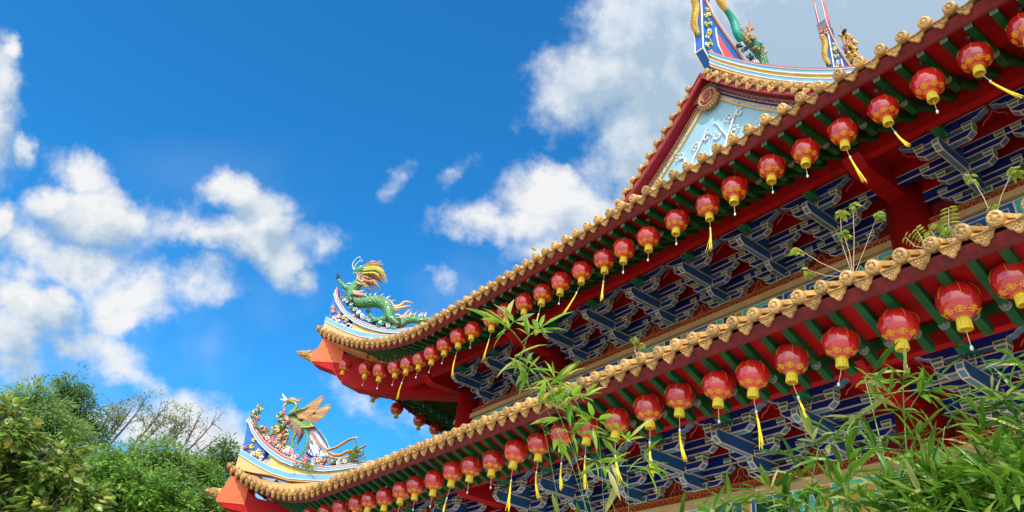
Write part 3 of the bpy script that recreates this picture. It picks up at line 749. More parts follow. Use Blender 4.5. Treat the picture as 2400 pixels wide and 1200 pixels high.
hip_ridge(L_, [(.37, 7.74), (.90, 7.50), (1.46, 7.28), (1.96, 7.17), (3.0, 7.15), (4.5, 7.5), (6.3, 8.3)],
  [(.31, 8.76), (.52, 8.43), (.77, 8.16), (1.11, 7.90), (1.51, 7.67), (1.89, 7.53), (2.39, 7.44), (3.01, 7.42), (4.5, 7.72), (6.3, 8.5)],
  [(.36, 8.82), (.66, 8.46), (.97, 8.18), (1.30, 7.98), (1.63, 7.81), (1.97, 7.69), (2.45, 7.60), (3.01, 7.56), (4.5, 7.86), (6.3, 8.64)], None, 1.3, None)

# ------------------------------------------------------------------ gable
GX = -9.12; GY = 11.0
def rake(d): return 16.32-(1.13*d-.07*d*d)
def gable():
    DM = 5.2; ds = [DM*i/26 for i in range(27)]
    # roof slopes behind the rakes (run back along Y)
    m = MB()
    for s in (-1, 1):
        m.grid([[(GX+s*d, y, rake(d)+.05) for d in ds] for y in (GY, 14, 18, 27)], TILE, True)
        m.grid([[(GX+s*d, y, rake(d)+.13) for d in ds[::1]] for y in (GY+.4, 18, 27)], TILE, True)
        m.grid([[(GX+s*x_, y, z_) for x_, z_ in ((DM, rake(DM)+.1), (7.2, 11.5), (8.4, 11.25), (11.6, 9.9))] for y in (11.6, 18, 27)], TILE, True)
    m.face([(GX-8.4, 10.7, 11.3), (GX+8.4, 10.7, 11.3), (GX+5.3, 11.35, 12.2), (GX-5.3, 11.35, 12.2)], TILE)
    # rake tiles: short rolls facing forward, caps and drips along both rakes
    for s in (-1, 1):
        d = .16 if s > 0 else .30; n = 0
        while d < DM:
            z = rake(d); sl = -(1.13-.14*d); tg = Vector((s, 0, sl)).normalized(); upv = Vector((-sl*s, 0, 1)); upv = Vector((-tg.z*s, 0, abs(tg.x))).normalized()
            p = Vector((GX+s*d, GY-.05, z)); fwd = Vector((0, -1, -.12)).normalized()
            cap_tile(m, p+upv*.10, fwd, upv, .085)
            m.tube([p+upv*.10+Vector((0, .04, 0)), p+upv*.10+Vector((0, .42, .02))], .075, TILE, 10)
            m.ball(p+upv*.20+Vector((0, .12, 0)), .026, TILE, 6)
            d2 = d+.145; tg2 = Vector((s, 0, -(1.13-.14*d2))).normalized(); u2 = Vector((-tg2.z*s, 0, abs(tg2.x))).normalized()
            drip_tile(m, Vector((GX+s*d2, GY-.03, rake(d2)))+u2*.055, fwd, u2, .235)
            d += .275
    part(m, 'gable_roof')
    # soffit, barge strip
    m = MB()
    for s in (-1, 1):
        m.grid([[(GX+s*d, GY-.01, rake(d)-.03) for d in ds], [(GX+s*d, GY+.42, rake(d)-.03) for d in ds]], CRIMS, True)
        m.grid([[(GX+s*d, GY+.02, rake(d)+.04) for d in ds], [(GX+s*d, GY+.02, rake(d)-.10) for d in ds], [(GX+s*d, GY+.09, rake(d)-.10) for d in ds], [(GX+s*d, GY+.09, rake(d)-.03) for d in ds]], PINK, False)
    part(m, 'barge_board')
    yp = GY+.40
    m = MB(); top = [(GX-d, yp, rake(d)-.02) for d in ds[::-1]]+[(GX+d, yp, rake(d)-.02) for d in ds[1:]]
    m.grid([top, [(p[0], yp, 11.2) for p in top]], SKYBL, False); part(m, 'gable_panel')
    offs = [(.03, .075, CRIMS, .03), (.075, .088, YELL, .05), (.088, .205, PURP, .035), (.205, .222, YELL, .05), (.222, .305, NAVY, .03), (.305, .322, YELL, .05), (.322, .455, CARV, .04), (.455, .475, YELL, .055)]
    for a, b, c, pr in offs:
        m = MB()
        def pos(s, d, o):
            sl = 1.13-.14*d; n = Vector((-sl*s, 0, -1)).normalized(); 
            q = Vector((GX+s*d, 0, rake(d)-.03))+n*o*.72
            return q
        for s in (-1, 1):
            A = [pos(s, d, a) for d in ds]; B = [pos(s, d, b) for d in ds]
            A = [q for q in A if (q.x-GX)*s > -.0] ; B = B[len(B)-len(A):]; 
            B2 = []
            for q in B:
                if (q.x-GX)*s < 0: q = Vector((GX, 0, q.z-(abs(q.x-GX))*1.1))
                B2.append(q)
            m.grid([[(q.x, yp-pr, q.z) for q in A], [(q.x, yp-pr, q.z) for q in B2]], c, False)
            m.grid([[(q.x, yp-pr, q.z) for q in B2], [(q.x, yp, q.z) for q in B2]], c, False)
        part(m, 'gable_frieze_band')
    # carved relief on the two friezes
    m = MB()
    for s in (-1, 1):
        for o, col, r in ((.147, CARV, .012), (.39, TEAL, .014), (.39, FLPNK, .014), (.39, PALE, .013)):
            d = .9 if s > 0 else 1.0
            while d < DM-.1:
                q = Vector((GX+s*d, 0, rake(d)-.03))+Vector((-(1.13-.14*d)*s, 0, -1)).normalized()*(o*.72+random.uniform(-.025, .025))
                ph = random.random()*6
                m.tube([(q.x+.03*math.cos(a+ph), yp-.045, q.z+.03*math.sin(a+ph)*random.uniform(.6, 1)) for a in (0, 1.2, 2.4, 3.4)], r*.7, col, 4)
                d += .13 if col is not CARV else .085
    part(m, 'frieze_carving')
    # apex medallion
    m = MB(); c = Vector((GX+.02, yp-.16, rake(0)-.66)); ax = Matrix(((1, 0, 0), (0, 0, 1), (0, -1, 0))).transposed(); ax = Matrix(((1, 0, 0), (0, 0, -1), (0, 1, 0)))
    m.lathe([(.001, .06), (.06, .06), (.08, .03), (.12, .03), (.14, .055), (.16, .055), (.18, .02), (.22, .02)], MEDRED, 20, c, ax)
    m.lathe([(.22, .02), (.245, .05), (.275, .05), (.29, 0), (.29, -.12)], MEDRIM, 24, c, ax)
    m.lathe([(.14, .055), (.15, .07), (.16, .055)], MEDRIM, 20, c, ax)
    for k in range(8): a = k*math.pi/4; m.ball(c+Vector((.19*math.cos(a), -.03, .19*math.sin(a))), .035, MEDRED, 6)
    for k in range(10): a = R(200+k*16); m.ball(c+Vector((.31*math.cos(a), .02, .31*math.sin(a))), .05, MEDRIM, 6)
    for k in range(4): m.tube([c+Vector((.33+.05*k, .02, .02)*1) if False else c+Vector(((.31+.055*k)*math.cos(R(a)), .03, (.31+.055*k)*math.sin(R(a)))) for a in (75, 95, 115, 135, 155, 170)], .012, MEDRIM, 5)
    part(m, 'gable_medallion')
    # white scrolls on the blue panel
    yw = yp-.03
    def vine(pts, r=.024):
        ps = [Vector((x, yw, z)) for x, z in pts]; out = []
        for i in range(len(ps)-1):
            for t in (0, .25, .5, .75):
                p0, p1, p2, p3 = ps[max(i-1, 0)], ps[i], ps[i+1], ps[min(i+2, len(ps)-1)]
                out.append(.5*((2*p1)+(-p0+p2)*t+(2*p0-5*p1+4*p2-p3)*t*t+(-p0+3*p1-3*p2+p3)*t**3))
        out.append(ps[-1]); n = len(out); m = MB()
        m.tube(out, [r*(.6+.6*math.sin(math.pi*min(1, .15+i/n))) for i in range(n)], WHITE, 6); part(m, 'scroll_stem')
    def curl(x, z, r, a0, sgn=1):
        m = MB(); m.tube([(x+r*(1-t)*math.cos(a0+sgn*t*7.5), yw, z+r*(1-t)*math.sin(a0+sgn*t*7.5)) for t in np.linspace(0, .85, 16)], [.012+.015*t for t in np.linspace(0, 1, 16)], WHITE, 6)
        for k in range(3): m.ball((x+r*1.1*math.cos(a0+k*.7), yw-.01, z+r*1.1*math.sin(a0+k*.7)), .027, WHITE, 6)
        part(m, 'scroll_leaf')
    vine([(-9.98, 13.0), (-9.93, 13.41), (-9.72, 13.75), (-9.76, 14.07), (-9.55, 14.39), (-9.40, 14.62), (-9.25, 14.86)])
    vine([(-9.0, 13.2), (-8.80, 13.5), (-8.78, 13.9), (-8.70, 14.2), (-8.84, 14.5), (-8.95, 14.75), (-9.08, 14.9)])
    vine([(-8.72, 14.15), (-8.58, 14.4), (-8.5, 14.62), (-8.38, 14.82), (-8.42, 14.95)])
    vine([(-8.78, 13.6), (-8.5, 13.62), (-8.25, 13.75), (-8.05, 13.62)]); vine([(-8.1, 13.7), (-7.95, 13.95), (-7.78, 14.0)])
    vine([(-9.93, 13.41), (-10.15, 13.30), (-10.4, 13.02)]); vine([(-9.8, 13.8), (-10.02, 14.02), (-10.0, 14.3), (-10.15, 14.45)]); vine([(-9.7, 13.9), (-9.5, 13.8), (-9.42, 13.95)])
    vine([(-8.85, 13.6), (-9.12, 13.8), (-9.2, 14.05), (-9.08, 14.25)])
    for x, z, r, a, s in ((-10.42, 13.0, .13, 1, 1), (-10.13, 14.45, .13, 2, -1), (-9.9, 14.0, .13, 4, 1), (-9.42, 14.0, .13, 1, -1), (-9.3, 14.55, .14, 0, 1), (-9.62, 14.5, .12, 3, -1), (-9.15, 13.75, .13, 4, 1), (-8.95, 14.4, .13, 2, 1), (-8.5, 14.25, .13, 0, -1), (-8.3, 14.7, .12, 1, 1), (-8.6, 14.75, .12, 3, -1), (-8.0, 13.6, .13, 5, 1), (-7.75, 14.0, .13, 1, -1), (-8.4, 13.5, .12, 4, -1), (-10.65, 12.9, .12, 2, 1), (-7.4, 13.4, .14, 2, 1), (-7.0, 13.1, .13, 1, -1), (-9.4, 13.3, .13, 3, 1), (-11.0, 12.5, .14, 2, 1), (-6.6, 12.7, .14, 2, 1), (-10.2, 12.6, .13, 0, 1)): curl(x, z, r, a, s)
    # sloping ridge bands over both rakes
    def zb(d): return 16.80-1.25*d+.08*d*d
    lay = [(0, .10, PEACH, 0), (.10, .12, PALE, .02), (.12, .225, LTBLUE, .01), (.225, .245, PALE, .02), (.245, .365, OCHRE, -.03), (.365, .385, PALE, .02), (.385, .485, LTBLUE, .01), (.485, .505, PALE, .025), (.505, .54, PINK, .03)]
    dd = [.20+4.9*i/30 for i in range(31)]
    for s in (-1, 1):
        for a, b, c, pr in lay:
            m = MB()
            def row(o, y):
                return [(GX+s*d, y, zb(d)+o+.35*max(0, .5-d)**2*(o/.54)) for d in dd]
            y0, y1 = (GY+.14-pr, GY+.46+pr) if s > 0 else (GY+1.0-pr, GY+1.32+pr)
            m.grid([row(a, y0), row(b, y0), row(b, y1), row(a, y1)], c, False, False); m.grid([row(a, y1), row(a, y0)], c, False)
            part(m, 'sloping_ridge_band')
gable()
# ------------------------------------------------------------------ main ridge ends (swallow tails)
def swallow(dx, dy, dz, par=None):
    x0, x1 = -9.24+dx, -8.97+dx
    def V(x, y, z): return (x, y+dy, z+dz)
    prof = [(10.68, 16.72), (10.68, 18.66), (11.05, 18.95), (11.4, 18.56), (11.9, 18.17), (12.5, 17.80), (13.3, 17.45), (15, 17.2), (20, 17.1), (20, 16.1), (11.15, 16.1)]
    m = MB(); A = [V(x0, y, z) for y, z in prof]; B = [V(x1, y, z) for y, z in prof]
    # sides triangulated as a strip
    topc = [(11.0, 19.1), (11.08, 19.06), (11.4, 18.60), (11.9, 18.22), (12.5, 17.84), (12.9, 17.5), (13.6, 17.0), (20, 16.6)]
    botc = [(11.0, 17.14), (11.08, 17.05), (11.4, 16.70), (11.9, 16.3), (12.5, 16.1), (12.9, 16.1), (13.6, 16.0), (20, 16.0)]
    for x in (x0, x1): m.grid([[V(x, y, z) for y, z in topc], [V(x, y, z) for y, z in botc]], RBLUE, False)
    m.grid([[V(x0, y, z) for y, z in botc], [V(x1, y, z) for y, z in botc]], NAVY if False else RBLUE, False)
    m.face([V(x0, 11.0, 17.14), V(x1, 11.0, 17.14), V(x1, 11.0, 19.1), V(x0, 11.0, 19.1)], RBLUE)
    part(m, 'main_ridge', par)
    m = MB()
    for x in (x0, x1): m.tube([V(x, 11.4, 16.70), V(x, 10.99, 17.14), V(x, 10.99, 17.8), V(x, 10.99, 19.1)], .022, PALE, 6)
    m.tube([V(x0, 10.99, 17.14), V(x1, 10.99, 17.14)], .02, PALE, 6)
    part(m, 'white_edging', par)
    # curved flange along the top
    m = MB(); fl = [(10.9, 19.6), (11.08, 19.08), (11.4, 18.60), (11.9, 18.23), (12.5, 17.85), (12.9, 17.52), (13.6, 17.02), (20, 16.62)]
    for xa, xb, c, h in ((x0-.04, x1+.04, BROWNP, .13), (x0-.02, x1+.02, SLATE, .17)):
        o0 = 0 if h < .15 else .12
        a = [[V(xa, y, z+o0) for y, z in fl], [V(xa, y, z+o0+(h if h < .15 else .05)) for y, z in fl], [V(xb, y, z+o0+(h if h < .15 else .05)) for y, z in fl], [V(xb, y, z+o0) for y, z in fl]]
        m.grid(a, c, False); m.grid([a[3], a[0]], c, False)
    m.tube([V(x1+.04, y, z+.135) for y, z in fl], .018, PALE, 6)
    part(m, 'ridge_flange', par)
    # red inset and flower garland on the side, gold dragon relief on the front
    m = MB()
    red = [(11.52, 17.95), (11.58, 17.62), (11.75, 17.40), (12.1, 17.26), (12.5, 17.2)]; r2 = [(11.53, 18.15), (11.66, 18.06), (11.85, 17.92), (12.15, 17.7), (12.5, 17.5)]
    m.grid([[V(x1+.012, y, z) for y, z in red], [V(x1+.012, y, z) for y, z in r2]], PINK, False)
    m.tube([V(x1+.02, y, z) for y, z in [(11.5, 18.25)]+red], .025, PALE, 6); part(m, 'red_inset', par)
    m = MB()
    for k in range(22):
        t = k/21; y = 11.2+.09*math.sin(k*1.3); z = lerp(18.75, 17.1, t)
        flower(m, Vector(V(x1+.02, y, z)), .045, (FLYEL, FLGRN, KNOB, FLGRN)[k % 4], Vector((1, -.3, 0)))
    part(m, 'ceramic_flowers', par)
    m = MB(); pts = [V(lerp(x0, x1, .22+.28*t+.20*math.sin(t*7)), 10.95, lerp(19.15, 17.7, t)) for t in np.linspace(0, 1, 22)]
    m.tube(pts, [.05+.045*math.sin(math.pi*min(1, .1+i/22)) for i in range(22)], GOLD, 8)
    for i in range(1, 21): m.tube([Vector(pts[i])+Vector((-.09, -.05, .02)), Vector(pts[i])+Vector((0, -.11, -.02)), Vector(pts[i])+Vector((.09, -.05, .02))], .016, GOLD, 5)
    part(m, 'gold_dragon_relief', par)
    # carved collar with two horns and the long fork
    m = MB()
    zc = 19.14
    m.box(x0-.03, x1+.03, 10.98+dy, 11.3+dy, zc+dz, zc+.42+dz, PURP)
    for k in range(26): m.ball(V(random.uniform(x0, x1), 10.97, zc+.42*random.random()), .035, random.choice((CARV, PURP, BROWNP)), 5)
    for x, hh in ((x0, .55), (x1, .70)): m.tube([V(x, 11.07, zc+.38), V(x, 11.05, zc+.38+hh*.5), V(x-.02, 11.04, zc+.38+hh)], [.07, .05, .008], PURP, 6)
    part(m, 'carved_collar', par)
    m = MB(); xc = (x0+x1)/2
    for s in (-1, 1):
        m.tube([V(xc, 11.12, zc+.36), V(xc+s*.10, 11.10, zc+.42), V(xc+s*.15, 11.08, zc+.6), V(xc+s*.165, 11.04, zc+1.1), V(xc+s*.16, 10.98, zc+1.7), V(xc+s*.15, 10.94, zc+2.2)], [.09, .085, .06, .045, .03, .008], PINK, 8)
        m.tube([V(xc+s*.06, 11.04, zc+.50), V(xc+s*.12, 11.02, zc+.66), V(xc+s*.135, 10.98, zc+1.1), V(xc+s*.13, 10.92, zc+1.7)], .012, PALE, 5)
    part(m, 'fork_finial', par)
swallow(0, 0, 0)
# rear tower: a higher gabled hall standing behind
tower = empty('rear_hall', (GX, 22, 0), 'taller rear hall whose carved blue ridge end and fork rise behind the gable roof', 'temple hall')
TINV = Matrix.Translation(Vector((-GX, -22, 0)))
def tpart(mb, name):
    o = mb.build(name); o.parent = tower; o.matrix_parent_inverse = TINV; return o
_part = part
def part(mb, name, parent=None):
    if parent is tower: return tpart(mb, name)
    return _part(mb, name, parent)
swallow(-.13, 6.6, 3.75, tower)
m = MB(); m.box(GX-5, GX+5, 18.2, 30, 0, 15.5, DKRED); tpart(m, 'hall_wall')
m = MB()
for s in (-1, 1): m.grid([[(GX+s*d, y, 20.4-(1.05*d-.06*d*d)) for d in np.linspace(0, 6.4, 14)] for y in (18.3, 24, 31)], TILE, True)
tpart(m, 'hall_roof')
m = MB(); m.grid([[(GX+d, 18.5, 20.3-(1.05*abs(d)-.06*d*d)) for d in np.linspace(-6, 6, 25)], [(GX+d, 18.5, 15) for d in np.linspace(-6, 6, 25)]], SKYBL, False); tpart(m, 'hall_gable')

# ------------------------------------------------------------------ lanterns
def lantern_proto(kind):
    root = empty('paper_lantern', (0, 0, 0))
    a, b = .200, .178
    m = MB(); prof = []
    n = 19
    for i in range(n*2+1):
        t = R(16)+(math.pi-R(32))*i/(n*2); s = 1.0 if i % 2 == 0 else .955
        prof.append((a*math.sin(t)**.92*s, b*math.cos(t)/math.cos(R(16))))
    NG = 60; rows = []
    for r, z in prof:
        row = []
        for j in range(NG):
            w = 2*math.pi*j/NG; loc = ((w-.3) % (math.pi/6))-math.pi/12; fr = math.cos(math.pi/12)/math.cos(loc); k = r*lerp(1, fr, .75)
            row.append((k*math.cos(w), k*math.sin(w), z))
        rows.append(row)
    m.grid(rows, LANT, True, True); m.lathe([(.001, b), prof[0]], LANT, 60); m.lathe([prof[-1], (.001, -b)], LANT, 60)
    globe = m.build('globe', root)
    def sp(th, ph, o=.004): return Vector(((a+o)*math.sin(th)**.92*math.cos(ph), (a+o)*math.sin(th)**.92*math.sin(ph), (b+o)*math.cos(th)/math.cos(R(16))*math.cos(R(0))))
    g = MB()
    for k in range(6):
        ph = k*math.pi/3+.3
        g.tube([sp(R(18+i*9), ph, .0025) for i in range(9)], .0028, EMB, 4)
    for k in range(8):
        ph = k*2*math.pi/8+.1; th0 = R(136)
        def P(u, v, o=.006): return sp(th0-v/.19, ph+u/(a*math.sin(th0)), o)
        def quad(u0, u1, v0, v1): g.face([P(u0*.9, v0*.9), P(u1*.9, v0*.9), P(u1*.9, v1*.9), P(u0*.9, v1*.9)], EMB)
        # blossom like longevity emblem: petals round a small square
        for q in range(6):
            t = q*math.pi/3+math.pi/6; cx, cy = .025*math.cos(t), .022*math.sin(t)
            ring = [(cx+.0165*math.cos(w), cy+.0165*math.sin(w)) for w in (2*math.pi*j/8 for j in range(8))]; rin = [(cx+.0095*math.cos(w), cy+.0095*math.sin(w)) for w in (2*math.pi*j/8 for j in range(8))]
            for j in range(8): g.face([P(*ring[j]), P(*ring[(j+1) % 8]), P(*rin[(j+1) % 8]), P(*rin[j])], EMB)
        quad(-.034, .034, .022, .029); quad(-.026, .026, -.004, .003); quad(-.034, .034, -.032, -.025); quad(-.003, .003, -.03, .03)
        quad(-.058, -.038, -.006, .004); quad(.038, .058, -.006, .004)
    th = R(160)
    g.tube([sp(th, 2*math.pi*j/20, .002) for j in range(21)], .004, EMB, 4)
    c = g.build('gold_print'); c.parent = globe
    m = MB(); m.lathe([(.001, b+.045), (.016, b+.045), (.02, b+.03), (.02, b+.012), (.05, b+.006), (.055, b-.012), (.06, b-.02)], KNOB, 12); m.build('top_knob', root)
    m = MB(); m.tube([(0, 0, b+.04), (0, 0, b+.12), (0, .005, b+.30)], .004, HOOK, 5); m.lathe([(.012, b+.13), (.014, b+.16), (.05, b+.175), (.045, b+.20), (.016, b+.21), (.016, b+.30)], HOOK, 10); m.build('hanger', root)
    m = MB(); nf = 30
    rows = []
    for z, r in ((-b+.012, .056), (-b-.004, .060), (-b-.05, .062), (-b-.10, .066), (-b-.115, .064)):
        rows.append([((r*(1+(.05 if j % 2 else -.04)*(z < -b-.01)))*math.cos(2*math.pi*j/nf), (r*(1+(.05 if j % 2 else -.04)*(z < -b-.01)))*math.sin(2*math.pi*j/nf), z-(.008*random.random() if z < -b-.1 else 0)) for j in range(nf)])
    m.grid(rows, CAPY, False, True); m.face(rows[1][::-1], CAPY); m.build('yellow_fringe', root)
    return root
def tail_mb(kind, ax, ay):
    """cord with bead and perhaps a tassel, blown by ax, ay (slope)"""
    L0 = -.178-.05
    def P(l, k=1.0): return Vector((ax*l*k, ay*l*k, L0-l))
    m = MB(); cl = .26 if kind != 'long' else .20
    m.tube([P(0), P(cl*.5, .8), P(cl, 1)], .0035, CORD, 5)
    bd = MB(); p = P(cl); bd.lathe([(.001, .022), (.012, .02), (.016, .0), (.012, -.02), (.001, -.022)], KNOB, 8, p)
    ts = None
    if kind != 'bead':
        ts = MB(); q = P(cl+.02); d = Vector((ax*1.4, ay*1.4, -1)).normalized(); bend = Vector((random.uniform(-.07, .07), random.uniform(-.07, .07), -.03)); L1 = random.uniform(.30, .42)
        def C(t): return q+d*(L1*t)+bend*t*t
        ts.tube([C(t) for t in (0, .07, .14, .2, .45, .7)], [.006, .014, .009, .014, .015, .011], TASY, 8)
        for k in range(12):
            a = k*.55; o = Vector((math.cos(a), math.sin(a), 0))*.011; fr = Vector((random.gauss(0, .012), random.gauss(0, .012), 0))
            ts.tube([C(.4)+o, C(.7)+o*1.3+fr*.4, C(1+random.uniform(-.12, .12))+o*1.6+fr], [.004, .0045, .003], TASY, 4)
    return m, bd, ts
LANTERN = lantern_proto('')
lant_first = [True]
ORD = ['first','second','third','fourth','fifth','sixth','seventh','eighth','ninth','tenth','eleventh','twelfth','thirteenth','fourteenth','fifteenth','sixteenth','seventeenth','eighteenth','nineteenth','twentieth','twenty-first','twenty-second','twenty-third','twenty-fourth','twenty-fifth','twenty-sixth','twenty-seventh','twenty-eighth','twenty-ninth','thirtieth']
def lantern(x, y, z, label, group, kind, ax, ay, scale=1.0):
    o = copy_tree(LANTERN)
    o.location = (x, y, z); o.rotation_euler = (random.uniform(-.11, .11), random.uniform(-.11, .11), random.uniform(0, 6.28)); sx = scale*random.uniform(.96, 1.04); o.scale = (sx, sx*random.uniform(.98, 1.02), sx*random.uniform(.93, 1.03))
    tag(o, label, 'lantern', group)
    Rz = o.rotation_euler.to_matrix().inverted(); v = Rz @ Vector((ax, ay, -1)); v = Vector((v.x/-v.z, v.y/-v.z, 0))
    c, b, t = tail_mb(kind, v.x, v.y)
    co = c.build('cord', o); bo = b.build('bead'); bo.parent = co
    if t: t.build('tassel', o)
    return o
LU = [(-1.76, 9.32), (-2.35, 9.31), (-2.94, 9.3), (-3.55, 9.28), (-4.15, 9.27), (-4.74, 9.28), (-5.32, 9.33), (-6.01, 9.3), (-6.55, 9.26), (-7.2, 9.29), (-7.85, 9.27), (-8.44, 9.3), (-8.96, 9.31), (-9.57, 9.32), (-10.18, 9.34), (-10.72, 9.29), (-11.33, 9.32), (-11.95, 9.33), (-12.47, 9.35), (-13.18, 9.34), (-13.76, 9.37), (-14.32, 9.34), (-14.87, 9.3), (-15.41, 9.31), (-16.0, 9.38), (-16.67, 9.47), (-17.52, 9.65), (-18.49, 9.98), (-20.0, 10.54)]
KU = {0: ('t', .30, .05), 1: ('b', .05, 0), 2: ('t', .24, .05), 3: ('t', .16, .03), 4: ('b', 0, 0), 5: ('b', 0, 0), 6: ('b', 0, 0), 7: ('t', .05, 0), 8: ('b', 0, 0), 9: ('b', -.05, 0), 11: ('t', -.05, 0), 12: ('t', -.35, -.1), 14: ('t', -.25, 0), 17: ('t', -.15, 0), 19: ('t', -.15, 0), 23: ('t', -.4, 0)}
KU = {k+1: v for k, v in KU.items()}
LLo = [(-2.39, 5.83), (-2.91, 5.8), (-3.54, 5.75), (-4.21, 5.77), (-4.84, 5.76), (-5.39, 5.73), (-5.92, 5.74), (-6.56, 5.77), (-7.13, 5.75), (-7.74, 5.71), (-8.36, 5.76), (-8.95, 5.78), (-9.52, 5.75), (-10.12, 5.75), (-10.74, 5.71), (-11.39, 5.74), (-11.99, 5.77), (-12.62, 5.71), (-13.29, 5.73), (-13.81, 5.71), (-14.49, 5.7), (-15.15, 5.73), (-15.77, 5.76), (-16.52, 5.78), (-17.3, 5.8), (-18.15, 5.86), (-21.0, 6.62)]
KL = {0: ('t', .1, 0), 1: ('b', .05, 0), 2: ('b', .02, 0), 3: ('b', -.3, 0), 4: ('t', .22, 0), 5: ('t', .1, 0), 6: ('b', 0, 0), 7: ('t', 0, 0), 8: ('t', .0, 0), 9: ('t', .05, 0), 10: ('t', -.05, 0), 11: ('t', 0, 0), 12: ('t', -.05, 0), 13: ('t', -.05, 0), 14: ('b', .1, 0), 15: ('b', -.05, 0), 16: ('t', -.3, 0), 17: ('b', -.1, 0)}
def rowl(lst, T, yl, K, group, where):
    n = len(lst)
    for i, (x, z) in enumerate(lst):
        k, ax, ay = K.get(i, ('b', random.uniform(-.2, .1), 0)); kind = {'t': 'tassel', 'b': 'bead'}[k]
        lb = 'red lantern %s, %s from the left corner under the %s eave' % ('with yellow tassel' if k == 't' else 'with white bead', ORD[n-1-i], where)
        lantern(x, yl, z, lb, group, kind, ax, ay)
    x, z = lst[0]
    return
lant_first[0] = True
rowl(LU, U, 7.96, KU, 'lanterns along the upper front eave', 'upper')
rowl(LLo, L_, 7.26, KL, 'lanterns along the lower front eave', 'lower')
for i, p in enumerate([(-20.3, 8.13, 10.47), (-20.3, 9.21, 10.2), (-20.3, 10.0, 9.94), (-20.3, 10.83, 9.83), (-20.3, 11.42, 9.74)]):
    lantern(*p, 'shaded dark red lantern on the upper roof side, %s behind the left corner' % ORD[i], 'lanterns along the upper side eave', 'bead', .05, 0)

def drop(o):
    for ch in list(o.children): drop(ch)
    bpy.data.objects.remove(o)
drop(LANTERN)
# ------------------------------------------------------------------ ridge statues
def remesh(o, v=.025):
    md = o.modifiers.new('remesh', 'REMESH'); md.mode = 'VOXEL'; md.voxel_size = v; md.use_smooth_shade = True
    s = o.modifiers.new('smooth', 'SMOOTH'); s.iterations = 2
def curve(T, pts, n=0.0, k=4):
    """catmull-rom through hip-plane points (l, z[, n])"""
    P = [hp(T, p[0], p[1], p[2] if len(p) > 2 else n) for p in pts]; out = []
    for i in range(len(P)-1):
        p0, p1, p2, p3 = P[max(i-1, 0)], P[i], P[i+1], P[min(i+2, len(P)-1)]
        for j in range(k):
            t = j/k; out.append(.5*((2*p1)+(-p0+p2)*t+(2*p0-5*p1+4*p2-p3)*t*t+(-p0+3*p1-3*p2+p3)*t**3))
    out.append(P[-1]); return out
def rads(vals, n): return list(np.interp(np.linspace(0, 1, n), np.linspace(0, 1, len(vals)), vals))
